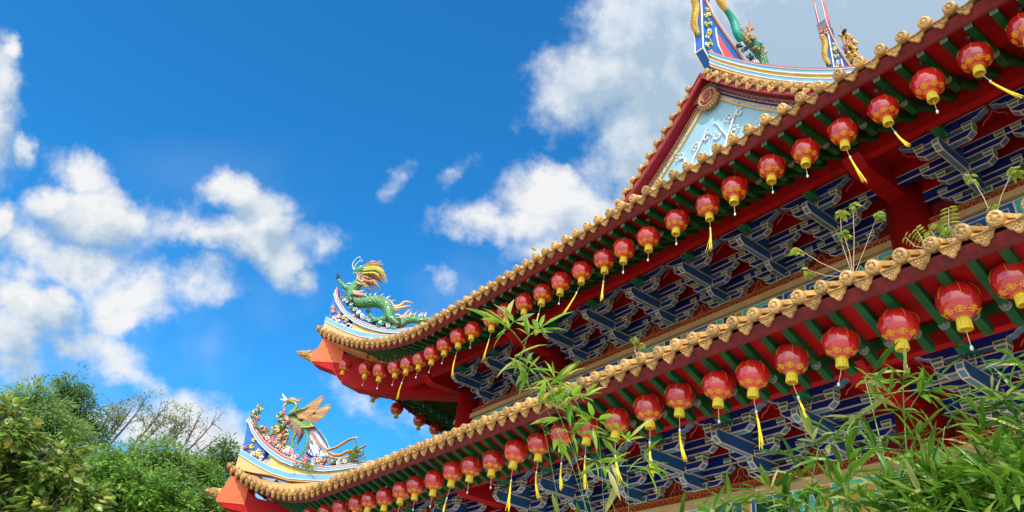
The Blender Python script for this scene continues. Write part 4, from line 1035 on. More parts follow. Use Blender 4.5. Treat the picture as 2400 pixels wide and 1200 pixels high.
def dragon():
    T = U; root = empty('dragon_statue', hp(T, 2.0, 11.8), 'green ceramic dragon with yellow mane rearing on the upper corner ridge', 'statue')
    inv = Matrix.Translation(-Vector(root.location))
    def pt(mb, name, par=None):
        o = mb.build(name); o.parent = par or root; o.matrix_parent_inverse = inv if not par else Matrix.Identity(4); return o
    m = MB()
    c = curve(T, [(1.24, 13.70), (1.13, 13.55), (.96, 13.44), (.87, 13.23), (.82, 13.02), (.92, 12.82), (1.16, 12.75), (1.43, 12.77), (1.75, 12.78), (2.02, 12.65), (2.17, 12.43), (2.28, 12.16), (2.44, 12.02), (2.61, 12.03), (2.74, 12.15), (2.98, 12.2), (3.21, 12.17), (3.46, 12.22), (3.7, 12.3)])
    m.tube(c, rads([.13, .15, .16, .18, .185, .19, .20, .205, .205, .20, .185, .165, .15, .14, .13, .115, .10, .08, .05], len(c)), DGREEN, 12)
    for pts, r in (([(.90, 13.10, .05), (.61, 13.22, .12), (.41, 13.40, .14), (.36, 13.47, .14)], [.12, .085, .06, .045]), ([(.86, 13.15, .1), (.89, 12.92, .22), (.92, 12.77, .24), (1.0, 12.67, .24)], [.13, .10, .07, .05]),
                   ([(2.22, 12.2, .05), (1.88, 12.08, .12), (1.71, 12.18, .14), (1.60, 12.29, .14)], [.13, .09, .06, .045]), ([(2.18, 12.4, .10), (2.30, 12.16, .24), (2.52, 11.97, .26), (2.66, 11.92, .26)], [.15, .11, .08, .05])):
        q = curve(T, pts); m.tube(q, rads(r, len(q)), DGREEN, 10)
    # skull and jaws belong to the same skin
    q = curve(T, [(1.30, 13.85), (1.15, 13.90), (.98, 13.93), (.84, 13.88), (.74, 13.82)]); m.tube(q, rads([.11, .16, .15, .12, .09], len(q)), DGREEN, 10)
    q = curve(T, [(1.22, 13.74), (1.05, 13.73), (.88, 13.72), (.78, 13.73)]); m.tube(q, rads([.08, .06, .05, .03], len(q)), DGREEN, 8)
    body = pt(m, 'body'); remesh(body, .022)
    m = MB()     # claws
    for l, z, n in ((.36, 13.47, .14), (1.0, 12.67, .24), (1.60, 12.29, .14), (2.66, 11.92, .26)):
        for k in range(4):
            a = k*.8-1.0; m.tube([hp(T, l, z, n), hp(T, l-.06*math.cos(a), z+.07+.02*k, n+.05*math.sin(a)), hp(T, l-.14*math.cos(a*.7)+.02, z+.08+.035*k-.03, n+.07*math.sin(a)), hp(T, l-.13*math.cos(a*.5)+.07, z+.13+.03*k, n+.07*math.sin(a))], [.035, .028, .02, .004], BLACKC, 6)
    pt(m, 'claws')
    m = MB()     # dorsal fins
    path = c; nn = len(path)
    for i in range(10, nn-6):
        p = path[i]; tg = (path[min(i+1, nn-1)]-path[i-1]).normalized(); up_ = (Vector((0, 0, 1))-tg*tg.z)
        nrm = NN.cross(tg); nrm = nrm if nrm.z > -.2 and i < 42 or nrm.z > 0 else -nrm
        if i < 18: nrm = -(D1) if False else nrm
        r = .19 if i < 44 else .14
        if i % 2 == 0: m.tube([p+nrm*r*.9, p+nrm*(r+.07)+tg*.02, p+nrm*(r+.15)+tg*.07], [.03, .02, .003], KNOB if i % 4 else PEACH, 5)
    m.tube([path[i]+(lambda q: q if q.z > 0 else -q)(NN.cross((path[i+1]-path[i-1]).normalized()))*.19 for i in range(20, 40)], .028, FLPNK, 6)
    pt(m, 'dorsal_fins')
    m = MB()     # mane, beard, horns
    for pts, cols_, r in (([(1.12, 14.0), (1.3, 14.08), (1.48, 14.09), (1.60, 14.16)], (GOLD, PEACH), .7), ([(1.15, 13.95), (1.35, 14.0), (1.5, 14.01), (1.62, 14.06)], (GOLD, OCHRE), .7),
      ([(1.12, 13.88), (1.4, 13.94), (1.65, 13.87), (1.80, 13.72)], (GOLD, FLYEL), 1), ([(1.12, 13.82), (1.4, 13.87), (1.65, 13.79), (1.82, 13.62)], (GOLD, OCHRE), 1), ([(1.10, 13.77), (1.4, 13.80), (1.6, 13.73), (1.78, 13.57)], (GOLD, BGREEN), 1), ([(1.10, 13.72), (1.38, 13.72), (1.58, 13.65), (1.72, 13.54)], (GOLD, OCHRE), .9),
      ([(1.0, 13.68), (1.15, 13.55), (1.35, 13.49), (1.5, 13.51)], (FLRED, PEACH), .6), ([(1.05, 13.62), (1.2, 13.48), (1.4, 13.39), (1.62, 13.36)], (OCHRE, PEACH), .6), ([(.95, 13.66), (1.0, 13.5), (1.15, 13.38), (1.3, 13.40)], (FLRED, FLPNK), .6), ([(1.2, 13.6), (1.4, 13.5), (1.55, 13.40), (1.66, 13.30)], (PEACH, OCHRE), .6), ([(1.1, 13.5), (1.2, 13.35), (1.3, 13.25), (1.42, 13.2)], (GOLD, BRONZ), .5)):
        for n in (-.12, -.04, .04, .10, .16):
            q = curve(T, [(a+.03*random.uniform(-1, 1), b+.02*random.uniform(-1, 1), n*(1+.2*k)) for k, (a, b) in enumerate(pts)]); m.tube(q, rads([.028*r, .036*r, .028*r, .006], len(q)), random.choice(cols_+(BRONZ, cols_[0])), 6)
    pt(m, 'mane')
    m = MB()     # flames at the joints
    for pts in ([(2.2, 12.62), (2.45, 12.66), (2.60, 12.81), (2.86, 12.77)], [(2.2, 12.55), (2.45, 12.58), (2.66, 12.64), (2.80, 12.68)], [(2.48, 12.22), (2.65, 12.32), (2.75, 12.47), (2.84, 12.55)], [(2.5, 12.20), (2.72, 12.30), (2.99, 12.41)], [(.95, 13.0, .2), (1.15, 12.98, .22), (1.3, 13.05, .22)], [(.95, 12.95, .2), (1.2, 12.9, .22), (1.38, 12.92, .22)], [(.85, 13.5), (1.0, 13.35, .15), (1.2, 13.28, .18)], [(1.0, 13.55), (.95, 13.7), (1.0, 13.8)]):
        m = MB(); q = curve(T, pts); m.tube(q, rads([.055, .05, .035, .008], len(q)), random.choice((FLRED, FLPNK, PEACH)), 6); pt(m, 'flame_tuft')
    m = MB()     # face: eyes, teeth, nostrils, whiskers, horns
    for n in (-.10, .10):
        m.ball(hp(T, .95, 13.98, n), .035, KNOB, 8); m.ball(hp(T, .925, 13.985, n*1.2), .016, BLACKC, 6); m.ball(hp(T, .74, 13.88, n*.5), .03, FLPNK, 6)
        for k in range(6): m.tube([hp(T, .76+.05*k, 13.79, n*.75), hp(T, .755+.05*k, 13.735, n*.75)], [.014, .003], KNOB, 5)
        q = curve(T, [(.75, 13.86, n*.6), (.66, 14.05, n), (.72, 14.25, n), (.84, 14.36, n), (.86, 14.28, n)]); m.tube(q, rads([.014, .010, .008, .006], len(q)), KNOB, 5)
        q = curve(T, [(1.1, 14.0, n*.8), (1.22, 14.12, n), (1.40, 14.2, n*1.2)]); m.tube(q, rads([.035, .03, .008], len(q)), PEACH, 6)
        q = curve(T, [(1.22, 14.12, n), (1.28, 14.24, n)]); m.tube(q, rads([.02, .006], len(q)), PEACH, 5)
    pt(m, 'face_details')
def curls(T, pts, label, name, cat):
    """cloud scroll rockery that follows the ridge"""
    root = empty(name, hp(T, *pts[0]), label, cat); inv = Matrix.Translation(-Vector(root.location)); m = MB()
    for l, z in pts:
        for k in range(4):
            a = random.uniform(-.09, .09); b = random.uniform(-.06, .08); n = random.choice((.10, .16, .19)); r = random.uniform(.05, .085)
            c0 = hp(T, l+a, z+b, n); col = random.choice((PALE, CONE, TGRN, GREYW, BLACKC))
            m.tube([c0+D1*(r*(1-t)*math.cos(t*9))+Vector((0, 0, r*(1-t)*math.sin(t*9))) for t in np.linspace(0, .8, 14)], .016, col, 5)
            m.ball(c0-NN*.06, r*.9, random.choice((CONE, BLACKC, TGRN)), 6)
    o = m.build('cloud_scrolls', root); o.matrix_parent_inverse = inv
dragon()
curls(U, [(.71, 12.75), (.80, 12.62), (.92, 12.50), (1.05, 12.40), (1.18, 12.30), (1.3, 12.22), (1.45, 12.14), (1.6, 12.06), (1.78, 11.98), (1.95, 11.92), (2.1, 11.88), (2.3, 11.84), (2.45, 11.82)], 'grey green cloud scroll rockery under the dragon on the upper corner ridge', 'cloud_rockery', 'ornament')
def phoenix():
    T = L_; root = empty('phoenix_statue', hp(T, 2.2, 7.7), 'ceramic phoenix with raised wing and long tail on the lower corner ridge', 'statue')
    inv = Matrix.Translation(-Vector(root.location))
    def pt(mb, name):
        o = mb.build(name); o.parent = root; o.matrix_parent_inverse = inv; return o
    m = MB()
    q = curve(T, [(1.24, 9.25), (1.25, 9.36), (1.33, 9.43), (1.44, 9.41), (1.55, 9.35), (1.585, 9.25), (1.52, 9.13), (1.50, 9.03), (1.60, 8.90), (1.76, 8.76), (1.92, 8.68), (2.10, 8.66), (2.28, 8.66)])
    m.tube(q, rads([.008, .045, .075, .055, .05, .05, .06, .10, .16, .20, .19, .14, .06], len(q)), BGREEN, 12)
    for pts in ([(1.75, 8.62, .08), (1.80, 8.42, .08), (1.76, 8.25, .08), (1.84, 8.06, .08)], [(1.88, 8.60, -.08), (1.9, 8.4, -.08), (1.86, 8.2, -.08), (1.92, 8.05, -.08)]):
        c = curve(T, pts); m.tube(c, rads([.11, .06, .03, .03], len(c)), MAUVE, 8)
    b = pt(m, 'body'); remesh(b, .016)
    m = MB()
    for l, z in ((1.60, 8.82), (1.68, 8.70), (1.76, 8.60), (1.85, 8.56), (1.92, 8.50)): m.ball(hp(T, l, z, .07), .115, MAUVE, 8)
    for k in range(8): m.tube([hp(T, 1.80+.02*k, 8.62, .15), hp(T, 1.88+.012*k, 8.50, .16), hp(T, 1.93+.008*k, 8.36, .13)], [.03, .03, .006], MAUVE, 5)
    pt(m, 'breast_feathers')
    m = MB()   # head: beak, comb, crest, eye
    q = curve(T, [(1.26, 9.36), (1.20, 9.28), (1.19, 9.20)]); m.tube(q, rads([.045, .035, .006], len(q)), GOLD, 6)
    m.ball(hp(T, 1.31, 9.44, .06), .022, BLACKC, 6); m.ball(hp(T, 1.31, 9.44, .05), .04, ORED, 6)
    for pts, c in (([(1.24, 9.46), (1.12, 9.56), (1.05, 9.65)], KNOB), ([(1.22, 9.45), (1.12, 9.46), (1.04, 9.48)], KNOB), ([(1.30, 9.50), (1.42, 9.53), (1.55, 9.48), (1.70, 9.55)], BRONZ), ([(1.30, 9.48), (1.45, 9.49), (1.58, 9.45), (1.66, 9.49)], PEACH), ([(1.25, 9.22), (1.24, 9.14), (1.26, 9.10)], FLPNK)):
        q = curve(T, pts); m.tube(q, rads([.035, .03, .012], len(q)), c, 6)
    pt(m, 'head_crest')
    for sgn, nm in ((1, 'wing'), (-1, 'wing')):
        m = MB(); n = .16*sgn
        q = curve(T, [(1.50, 9.0, n*.6), (1.70, 9.06, n*1.3), (1.95, 9.14, n*1.5), (2.10, 9.22, n*1.5)]); m.tube(q, rads([.09, .11, .08, .04], len(q)), DGREEN, 10, True, .5)
        tips = [(2.47, 9.53), (2.49, 9.44), (2.48, 9.36), (2.45, 9.27), (2.42, 9.18), (2.37, 9.11), (2.30, 9.04), (2.26, 8.97), (2.20, 8.90), (2.12, 8.86), (2.02, 8.84), (1.92, 8.84)]
        roots = [(1.95+.02*k*(-1), 9.14-.012*k) for k in range(12)]
        for k, (tp, rt_) in enumerate(zip(tips, roots)):
            a = hp(T, *rt_, n*1.45-.004*k*sgn); b_ = hp(T, *tp, n*1.9-.008*k*sgn); d = (b_-a); px = NN.cross(d).normalized()
            w = .045
            m.prism([a-px*w*.7, a+px*w*.7, a+d*.8+px*w, b_, a+d*.8-px*w], [p+NN*.02*sgn for p in (a-px*w*.7, a+px*w*.7, a+d*.8+px*w, b_, a+d*.8-px*w)], (BRONZ, OCHRE, BRONZ, BROWNP)[k % 4])
            m.tube([a+NN*.022*sgn, b_+NN*.022*sgn], [.012, .004], PEACH, 4)
        pt(m, nm)
    m = MB()   # tail coverts and body panel
    def plume(pts, w, c, cc, n=.1, barb=.07):
        q = curve(T, pts, n, 6); m.tube(q, rads([.03, .034, .03, .02], len(q)), c, 6)
        for i in range(1, len(q)-1):
            tg = (q[i+1]-q[i-1]).normalized(); sd = NN.cross(tg).normalized()
            for s in (-1, 1): m.tube([q[i], q[i]+sd*s*barb*.6-tg*.01*0+tg*.03, q[i]+sd*s*barb+tg*.07], [.014, .012, .003], cc, 4)
    pan = [(2.17, 8.62), (2.30, 8.58), (2.48, 8.45), (2.66, 8.26), (2.88, 8.02), (2.93, 7.88), (2.32, 7.84), (2.22, 8.05)]
    m.prism([hp(T, l, z, -.05) for l, z in pan], [hp(T, l, z, .05) for l, z in pan], GREYW)
    for k in range(60):
        l = random.uniform(2.22, 2.85); z = random.uniform(7.9, 8.55)
        if z < 8.62-(l-2.2)*.95: m.tube([hp(T, l, z, .055), hp(T, l+.03, z-.05, .07), hp(T, l+.05, z-.10, .055)], [.014, .016, .003], random.choice((GREYW, CONE, BLACKC, PALE, SLATE)), 4)
    m.tube(curve(T, [(2.26, 7.93), (2.45, 7.84), (2.7, 7.82), (2.93, 7.86)], .07), .035, NAVY, 6)
    plume([(2.05, 8.62), (2.20, 8.36), (2.23, 8.1), (2.16, 7.89), (2.0, 7.70)], .1, TGRN, CONE, .13, .085)
    plume([(2.22, 8.62), (2.42, 8.38), (2.60, 8.19), (2.84, 8.03)], .1, FLRED, PALE, .10, .05)
    plume([(2.34, 8.66), (2.57, 8.45), (2.72, 8.28), (2.85, 8.1)], .1, BLACKC, KNOB, .04, .04)
    pt(m, 'tail_coverts')
    m = MB()
    for pts in ([(2.77, 8.04), (3.03, 8.12), (3.22, 8.25), (3.38, 8.37), (3.58, 8.43)], [(2.87, 8.0), (3.02, 7.93), (3.18, 7.92), (3.32, 7.98), (3.45, 8.06), (3.67, 8.06), (3.80, 8.07)], [(2.9, 7.9), (3.1, 7.84), (3.29, 7.83), (3.59, 7.95), (3.70, 8.09), (3.89, 8.24)]):
        q = curve(T, pts, .05, 6); m.tube(q, rads([.03, .04, .045, .04, .01], len(q)), BRONZ, 6); m.tube([p+NN*.04 for p in q], .012, PEACH, 4)
        for i in range(1, len(q), 1): m.tube([q[i], q[i]+Vector((0, 0, .06))+D1*.03], [.012, .003], KNOB, 4); m.tube([q[i], q[i]-Vector((0, 0, .055))+D1*.03], [.012, .003], BRONZ, 4)
    pt(m, 'tail_plumes')
    m = MB()
    m.prism([hp(T, l, z, -.03) for l, z in ((1.98, 8.80), (2.2, 8.82), (2.34, 8.66), (2.0, 8.62))], [hp(T, l, z, .2) for l, z in ((1.98, 8.80), (2.2, 8.82), (2.34, 8.66), (2.0, 8.62))], DGREEN)
    m.tube([hp(T, 1.97, 8.62, .2), hp(T, 2.15, 8.62, .2), hp(T, 2.34, 8.66, .2)], .02, GOLD, 6); pt(m, 'saddle_cloth')
phoenix()
def flower_tree(T, path, label, n, spread, r=.055):
    root = empty('ceramic_flower_tree', hp(T, *path[0]), label, 'ornament'); inv = Matrix.Translation(-Vector(root.location))
    m = MB(); q = curve(T, path, .03); m.tube(q, rads([.05, .035, .02, .012], len(q)), BRONZ, 6)
    for i in range(n):
        p = q[int(random.random()**.8*(len(q)-1))]; e = p+D1*random.uniform(-spread, spread)+NN*random.uniform(-.08, .14)+Vector((0, 0, random.uniform(-.05, .14)))
        m.tube([p, e], .012, BRONZ, 4)
    o = m.build('branches', root); o.matrix_parent_inverse = inv
    m = MB()
    for i in range(n):
        p = q[int(random.random()**.8*(len(q)-1))]; e = p+D1*random.uniform(-spread, spread)+NN*random.uniform(-.05, .16)+Vector((0, 0, random.uniform(-.06, .14)))
        flower(m, e, r*random.uniform(.6, 1.1), random.choice((FLYEL, FLPNK, FLRED, FLPNK, FLGRN, FLGRN, KNOB)), NN+Vector((random.uniform(-.5, .5), 0, random.uniform(-.2, .6))))
        for k in range(2):
            d = Vector((random.uniform(-1, 1), random.uniform(-1, 1), random.uniform(-.5, 1))).normalized()*r*2; m.tube([e, e+d*.6, e+d], [.012, .02, .003], FLGRN, 4)
    o = m.build('blossoms', root); o.matrix_parent_inverse = inv
flower_tree(L_, [(.62, 8.40), (.50, 8.60), (.46, 8.80), (.48, 8.97), (.46, 9.17)], 'thin ceramic flower spray at the very tip of the lower corner ridge', 26, .12, .045)
flower_tree(L_, [(1.45, 8.05), (1.40, 8.30), (1.36, 8.55), (1.36, 8.79), (1.32, 9.0)], 'bushy ceramic peony tree in front of the phoenix breast', 46, .20, .055)
flower_tree(L_, [(.75, 8.32), (.80, 8.42), (.92, 8.50)], 'low ceramic flower cluster between the ridge tip and the peony tree', 22, .16, .05)
def scroll_rock():
    T = L_; root = empty('scroll_rockery', hp(T, 1.3, 8.0), 'pink and white scroll rockery under the phoenix on the lower corner ridge', 'ornament'); inv = Matrix.Translation(-Vector(root.location)); m = MB()
    for l, z in ((1.0, 8.25), (1.08, 8.36), (1.2, 8.15), (1.35, 8.05), (1.5, 7.98), (1.62, 7.92), (1.75, 7.9), (1.85, 7.85), (1.95, 7.8), (2.3, 7.72), (2.5, 7.70), (2.75, 7.70), (2.9, 7.75), (3.05, 7.72), (3.3, 7.72), (3.5, 7.72), (3.7, 7.74)):
        for k in range(3):
            r = random.uniform(.06, .11); c0 = hp(T, l+random.uniform(-.06, .06), z+random.uniform(-.05, .06), random.choice((.1, .15)))
            col = random.choice((PALE, FLPNK, FLRED, CONE) if l < 2.9 else (CONE, PALE, TGRN))
            m.tube([c0+D1*(r*(1-t)*math.cos(t*9+k))+Vector((0, 0, r*(1-t)*math.sin(t*9+k))) for t in np.linspace(0, .8, 14)], .017, col, 5); m.ball(c0-NN*.07, r*.9, random.choice((FLRED, CONE, PALE, BLACKC)), 6)
    o = m.build('scrolls', root); o.matrix_parent_inverse = inv
scroll_rock()
def ridge_dragon(dy, dz, dx, label, cols, cluster=False):
    root = empty('ridge_figure' if cluster else 'ridge_dragon', (-9.0+dx, 12.6+dy, 18+dz), label, 'statue'); inv = Matrix.Translation(-Vector(root.location))
    def V(y, z, x=0): return Vector((-8.9+dx+x, y+dy, z+dz))
    def cv(pts, k=4):
        P = [V(*p) for p in pts]; out = []
        for i in range(len(P)-1):
            p0, p1, p2, p3 = P[max(i-1, 0)], P[i], P[i+1], P[min(i+2, len(P)-1)]
            for j in range(k):
                t = j/k; out.append(.5*((2*p1)+(-p0+p2)*t+(2*p0-5*p1+4*p2-p3)*t*t+(-p0+3*p1-3*p2+p3)*t**3))
        return out+[P[-1]]
    def pt(mb, name):
        o = mb.build(name); o.parent = root; o.matrix_parent_inverse = inv; return o
    m = MB()
    if not cluster:
        q = cv([(11.45, 19.95), (11.60, 19.65), (11.75, 19.42), (11.92, 19.25)]); m.tube(q, rads([.05, .12, .12, .07], len(q)), cols[0], 8); pt(m, 'tail'); m = MB()
        q = cv([(11.85, 19.3), (12.05, 19.22), (12.22, 19.05), (12.30, 18.85), (12.36, 18.65), (12.5, 18.5), (12.62, 18.55)]); m.tube(q, rads([.07, .09, .11, .12, .12, .10, .1], len(q)), cols[1], 10); pt(m, 'neck'); m = MB()
    q = cv([(12.40, 18.75), (12.64, 18.73), (12.91, 18.72), (13.13, 18.66), (13.33, 18.5), (13.44, 18.2), (13.5, 17.9), (13.5, 17.5)]); m.tube(q, rads([.07, .12, .15, .16, .15, .14, .13, .12], len(q)), cols[2], 10)
    if not cluster: pt(m, 'body')
    m = MB()
    for pts in [] if cluster else ([(12.85, 18.85), (12.90, 19.10), (12.97, 19.42), (12.94, 19.68)], [(12.97, 19.3), (13.1, 19.45), (13.10, 19.62)], [(12.9, 19.15), (12.82, 19.3), (12.84, 19.42)], [(13.0, 18.85), (13.15, 19.05), (13.22, 19.30)], [(13.15, 19.05), (13.08, 19.2)], [(12.72, 18.85), (12.75, 19.0), (12.7, 19.08)]):
        q = cv(pts); m.tube(q, rads([.045, .035, .015], len(q)), BRONZ, 6)
    for k in range(0 if cluster else 12): y = 12.55+.075*k; m.tube([V(y, 18.86-.03*max(0, k-7), .02), V(y+.05, 18.98-.04*max(0, k-7), .02)], [.03, .005], GOLD, 5)
    for k in range(26):
        t = k/25; c0 = V(ilerp(t, [0, .3, .6, 1], [11.95, 12.3, 12.75, 13.42]), ilerp(t, [0, .3, .6, 1], [19.32, 18.98, 18.9, 18.55]), .03)
        if not cluster: m.tube([c0-Vector((0, .04, .06)), c0+Vector((0, .03, .05)), c0+Vector((random.uniform(-.04, .04), .10, .15))], [.03, .022, .003], random.choice((GOLD, BRONZ, FLRED, CONE, OCHRE)), 5)
    for k in range(22):
        if not cluster:
            c0 = V(12.45+random.random()*.9, 18.4+random.random()*.35, .12); d = Vector(rng.normal(0, 1, 3)).normalized()*.10; m.tube([c0-d, c0, c0+d], [.03, .04, .006], random.choice((CONE, BLACKC, BRONZ, TGRN, OCHRE)), 5)
    if cluster:
        for a_, b_ in ((( 12.0, 19.4), (11.75, 20.1)), ((12.1, 19.5), (12.12, 19.95)), ((12.15, 19.5), (12.3, 19.9))): m.tube([V(*a_), V(*b_)], [.035, .01], BRONZ, 5)
        for k in range(70):
            t = random.random(); c0 = V(lerp(11.95, 12.35, t)+random.gauss(0, .13), lerp(19.3, 18.5, t)+random.gauss(0, .16), random.uniform(-.12, .12)); d = Vector(rng.normal(0, 1, 3)).normalized()*.16
            m.tube([c0-d, c0+Vector((0, 0, .05)), c0+d], [.05, .07, .015], random.choice((GOLD, BRONZ, OCHRE, MAUVE, PEACH, BLACKC, GOLD)), 6)
    for k in range(16):
        c0 = V(12.3+.1*k, 18.05-.045*k+random.uniform(0, .3), .1); m.tube([c0+Vector((0, .07*(1-t)*math.cos(t*9), .07*(1-t)*math.sin(t*9))) for t in np.linspace(0, .8, 12)], .016, random.choice((CONE, PALE, BLACKC)), 5); m.ball(c0-Vector((.06, 0, 0)), .07, random.choice((CONE, BLACKC)), 6)
    pt(m, 'gilded_figures' if cluster else 'antlers_and_scrolls')
ridge_dragon(0, 0, 0, 'green dragon with antlers climbing the main ridge behind the gable apex', (GOLD, TGRN, DGREEN))
ridge_dragon(6.6, 3.9, -.13, 'gilded figure cluster with a spear on the farther rear ridge', (TGRN, TGRN, GOLD), True)

# ------------------------------------------------------------------ foliage
def leaves_obj(name, P, N_, S, aspect, mats, parent, inv=None, droop=.25, pts6=False):
    """one mesh of pointed leaves: P centres, N_ leaf axes (pointing to the tip), S lengths"""
    n = len(P); P = np.asarray(P, float); A = np.asarray(N_, float); A /= np.linalg.norm(A, axis=1)[:, None]+1e-9; S = np.asarray(S, float)
    up_ = np.tile([0, 0, 1.0], (n, 1))+rng.normal(0, .35, (n, 3)); B = np.cross(A, up_); B /= np.linalg.norm(B, axis=1)[:, None]+1e-9
    Cn = np.cross(B, A)
    w = (S*aspect)[:, None]; s = S[:, None]
    v = np.stack([P, P+A*s*.35+B*w-Cn*s*.03, P+A*s*.35+Cn*w*.25, P+A*s*.35-B*w-Cn*s*.03, P+A*s*.7+B*w*.72-Cn*s*droop*.25, P+A*s*.7-Cn*s*(droop*.2)+Cn*w*.2, P+A*s*.7-B*w*.72-Cn*s*droop*.25, P+A*s-Cn*s*droop*.6], 1).reshape(-1, 3)
    fi = np.array([[0, 1, 2], [0, 2, 3]]); fq = np.array([[1, 4, 5, 2], [2, 5, 6, 3]]); ft = np.array([[4, 7, 5], [5, 7, 6]])
    base = (np.arange(n)*8)[:, None, None]
    tri = np.concatenate([(fi[None]+base), (ft[None]+base)], 1).reshape(-1); quad = (fq[None]+base).reshape(-1)
    me = bpy.data.meshes.new(name); nt3 = n*4; nq = n*2
    me.vertices.add(n*8); me.vertices.foreach_set('co', v.ravel())
    me.loops.add(nt3*3+nq*4); me.loops.foreach_set('vertex_index', np.concatenate([tri, quad]).astype(np.int32))
    me.polygons.add(nt3+nq)
    st = np.concatenate([np.arange(nt3)*3, nt3*3+np.arange(nq)*4]); me.polygons.foreach_set('loop_start', st.astype(np.int32))
    me.polygons.foreach_set('loop_total', np.concatenate([np.full(nt3, 3), np.full(nq, 4)]).astype(np.int32))
    me.update(calc_edges=True); me.polygons.foreach_set('use_smooth', np.ones(nt3+nq, bool))
    me.materials.append(mats)
    o = bpy.data.objects.new(name, me); COL.objects.link(o); o.parent = parent
    if inv: o.matrix_parent_inverse = inv
    return o
LF_BIG = leafmat('broad_leaf', (.045, .13, .02), (.22, .31, .045), (.42, .37, .09), .35, .28)
LF_PALE = leafmat('pale_fine_leaf', (.13, .25, .06), (.28, .40, .10), None, .5, .35)
LF_DARK = leafmat('dark_leaf', (.08, .18, .05), (.18, .28, .08), None, .5, .25)
LF_BRIGHT = leafmat('bright_leaf', (.055, .17, .025), (.24, .42, .05), None, .4, .28)
LF_WISP = leafmat('wispy_olive_leaf', (.16, .21, .07), (.30, .33, .12), None, .6, .3)
LF_BAM = leafmat('bamboo_leaf', (.025, .105, .007), (.125, .27, .015), (.38, .38, .11), .38, .36)
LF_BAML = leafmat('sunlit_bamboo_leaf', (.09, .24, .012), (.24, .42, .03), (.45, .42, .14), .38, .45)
LF_WEED = leafmat('weed_leaf', (.12, .22, .02), (.30, .40, .06), None, .45, .45)
def tree(label, base, blobs, nclu, nleaf, leaf, aspect, lm, group='trees on the slope left of the temple', trunk_r=.18, crad=.35, name='tree', out=.4, limb=True):
    """base: ground point; blobs: (x, y, z, r) crown lobes"""
    root = empty(name, base, label, 'tree', group); inv = Matrix.Translation(-Vector(base))
    B = np.array(blobs); top = B[:, :3].mean(0); m = MB(); b0 = Vector(base)
    fork = b0.lerp(Vector((top[0], top[1], B[:, 2].min()-B[:, 3].max()*.6)), 1.0)
    if fork.z < base[2]+.8: fork.z = base[2]+.8
    mid = b0.lerp(fork, .5)+Vector((random.uniform(-.2, .2), random.uniform(-.2, .2), 0))
    m.tube([b0-Vector((0, 0, .3)), mid, fork], [trunk_r*1.25, trunk_r, trunk_r*.8], BARK, 10)
    for x, y, z, r in blobs:
        c = Vector((x, y, z)); md = fork.lerp(c, .5)+Vector((random.uniform(-.2, .2)*r, random.uniform(-.2, .2)*r, r*.1))
        m.tube([fork, md, c], [trunk_r*.6, trunk_r*.4, trunk_r*.12], BARK, 7)
        for k in range(7):
            d = Vector(rng.normal(0, 1, 3)).normalized(); d.z = abs(d.z)*.8
            e = c+d*r*.9; s_ = md.lerp(c, random.random()); m.tube([s_, s_.lerp(e, .5)+Vector((0, 0, .06*r)), e], [trunk_r*.2, trunk_r*.12, trunk_r*.03], BARK, 5)
    o = m.build('trunk', root); o.matrix_parent_inverse = inv
    Ps, Ns, Ss = [], [], []
    wts = B[:, 3]**2; wts = wts/wts.sum()
    for i in range(nclu):
        k = rng.choice(len(B), p=wts); d = rng.normal(0, 1, 3); d /= np.linalg.norm(d); rr = B[k, 3]*(out+(1.08-out)*rng.random()**.7)*rng.uniform(.85, 1.05)
        c = B[k, :3]+d*rr*np.array([1, 1, .82]); cr = crad*rng.uniform(.6, 1.3)
        q = rng.normal(0, 1, (nleaf, 3)); q /= np.linalg.norm(q, axis=1)[:, None]
        Ps.append(c+q*(cr*rng.random((nleaf, 1))**.5)*np.array([1, 1, .7])); ax = q*np.array([1, 1, .6])+d*.5+np.array([0, 0, -.25]); Ns.append(ax); Ss.append(leaf*rng.uniform(.6, 1.25, nleaf))
    leaves_obj('crown', np.concatenate(Ps), np.concatenate(Ns), np.concatenate(Ss), aspect, lm, root, inv)
    return root
def hb(x, y): return 0.0 if x > -28 else 9*(1-math.exp(-(-28-x)/26))*(.75+.25*math.sin(y*.07+1)*math.cos(x*.05))
def G(x, y): return (x, y, hb(x, y))
tree('big leaved tree with yellowing leaves at the lower left edge', (-12.3, .7, 0), [(-11.99, .30, 4.42, .45), (-12.1, .95, 4.15, .52), (-12.4, .6, 3.8, .65), (-11.93, 1.33, 3.7, .50), (-11.97, .4, 3.35, .6), (-11.8, 1.5, 3.25, .5), (-12.2, -.1, 4.0, .6), (-12.0, .9, 2.8, .7), (-12.5, 0, 3.1, .7)], 250, 26, .16, .28, LF_BIG, trunk_r=.14, crad=.19, name='broadleaf_tree')
tree('pale fine leaved tree rising behind the big leaved tree', G(-30.2, 2.0), [(-29.97, 1.27, 10.0, .75), (-29.94, 1.87, 9.4, .85), (-29.88, 2.63, 9.1, .75), (-29.97, 1.0, 9.1, .9), (-29.84, 3.1, 8.7, .8), (-30, 2, 8.2, 1.3), (-30, 3.2, 7.4, 1.2), (-30.3, .6, 7.6, 1.4), (-30, 4.0, 8.0, .7)], 900, 24, .20, .13, LF_PALE, trunk_r=.16, crad=.38)
tree('dark green round topped tree farthest up the slope', G(-40, 3.6), [(-39.88, 3.03, 13.7, .75), (-39.9, 3.0, 12.9, .6), (-39.84, 3.58, 13.1, .85), (-39.76, 4.4, 12.5, .6), (-39.8, 3.8, 12.0, .7), (-39.8, 4.9, 11.8, .5), (-40, 3.5, 11.0, .9)], 330, 26, .18, .18, LF_DARK, trunk_r=.2, crad=.42)
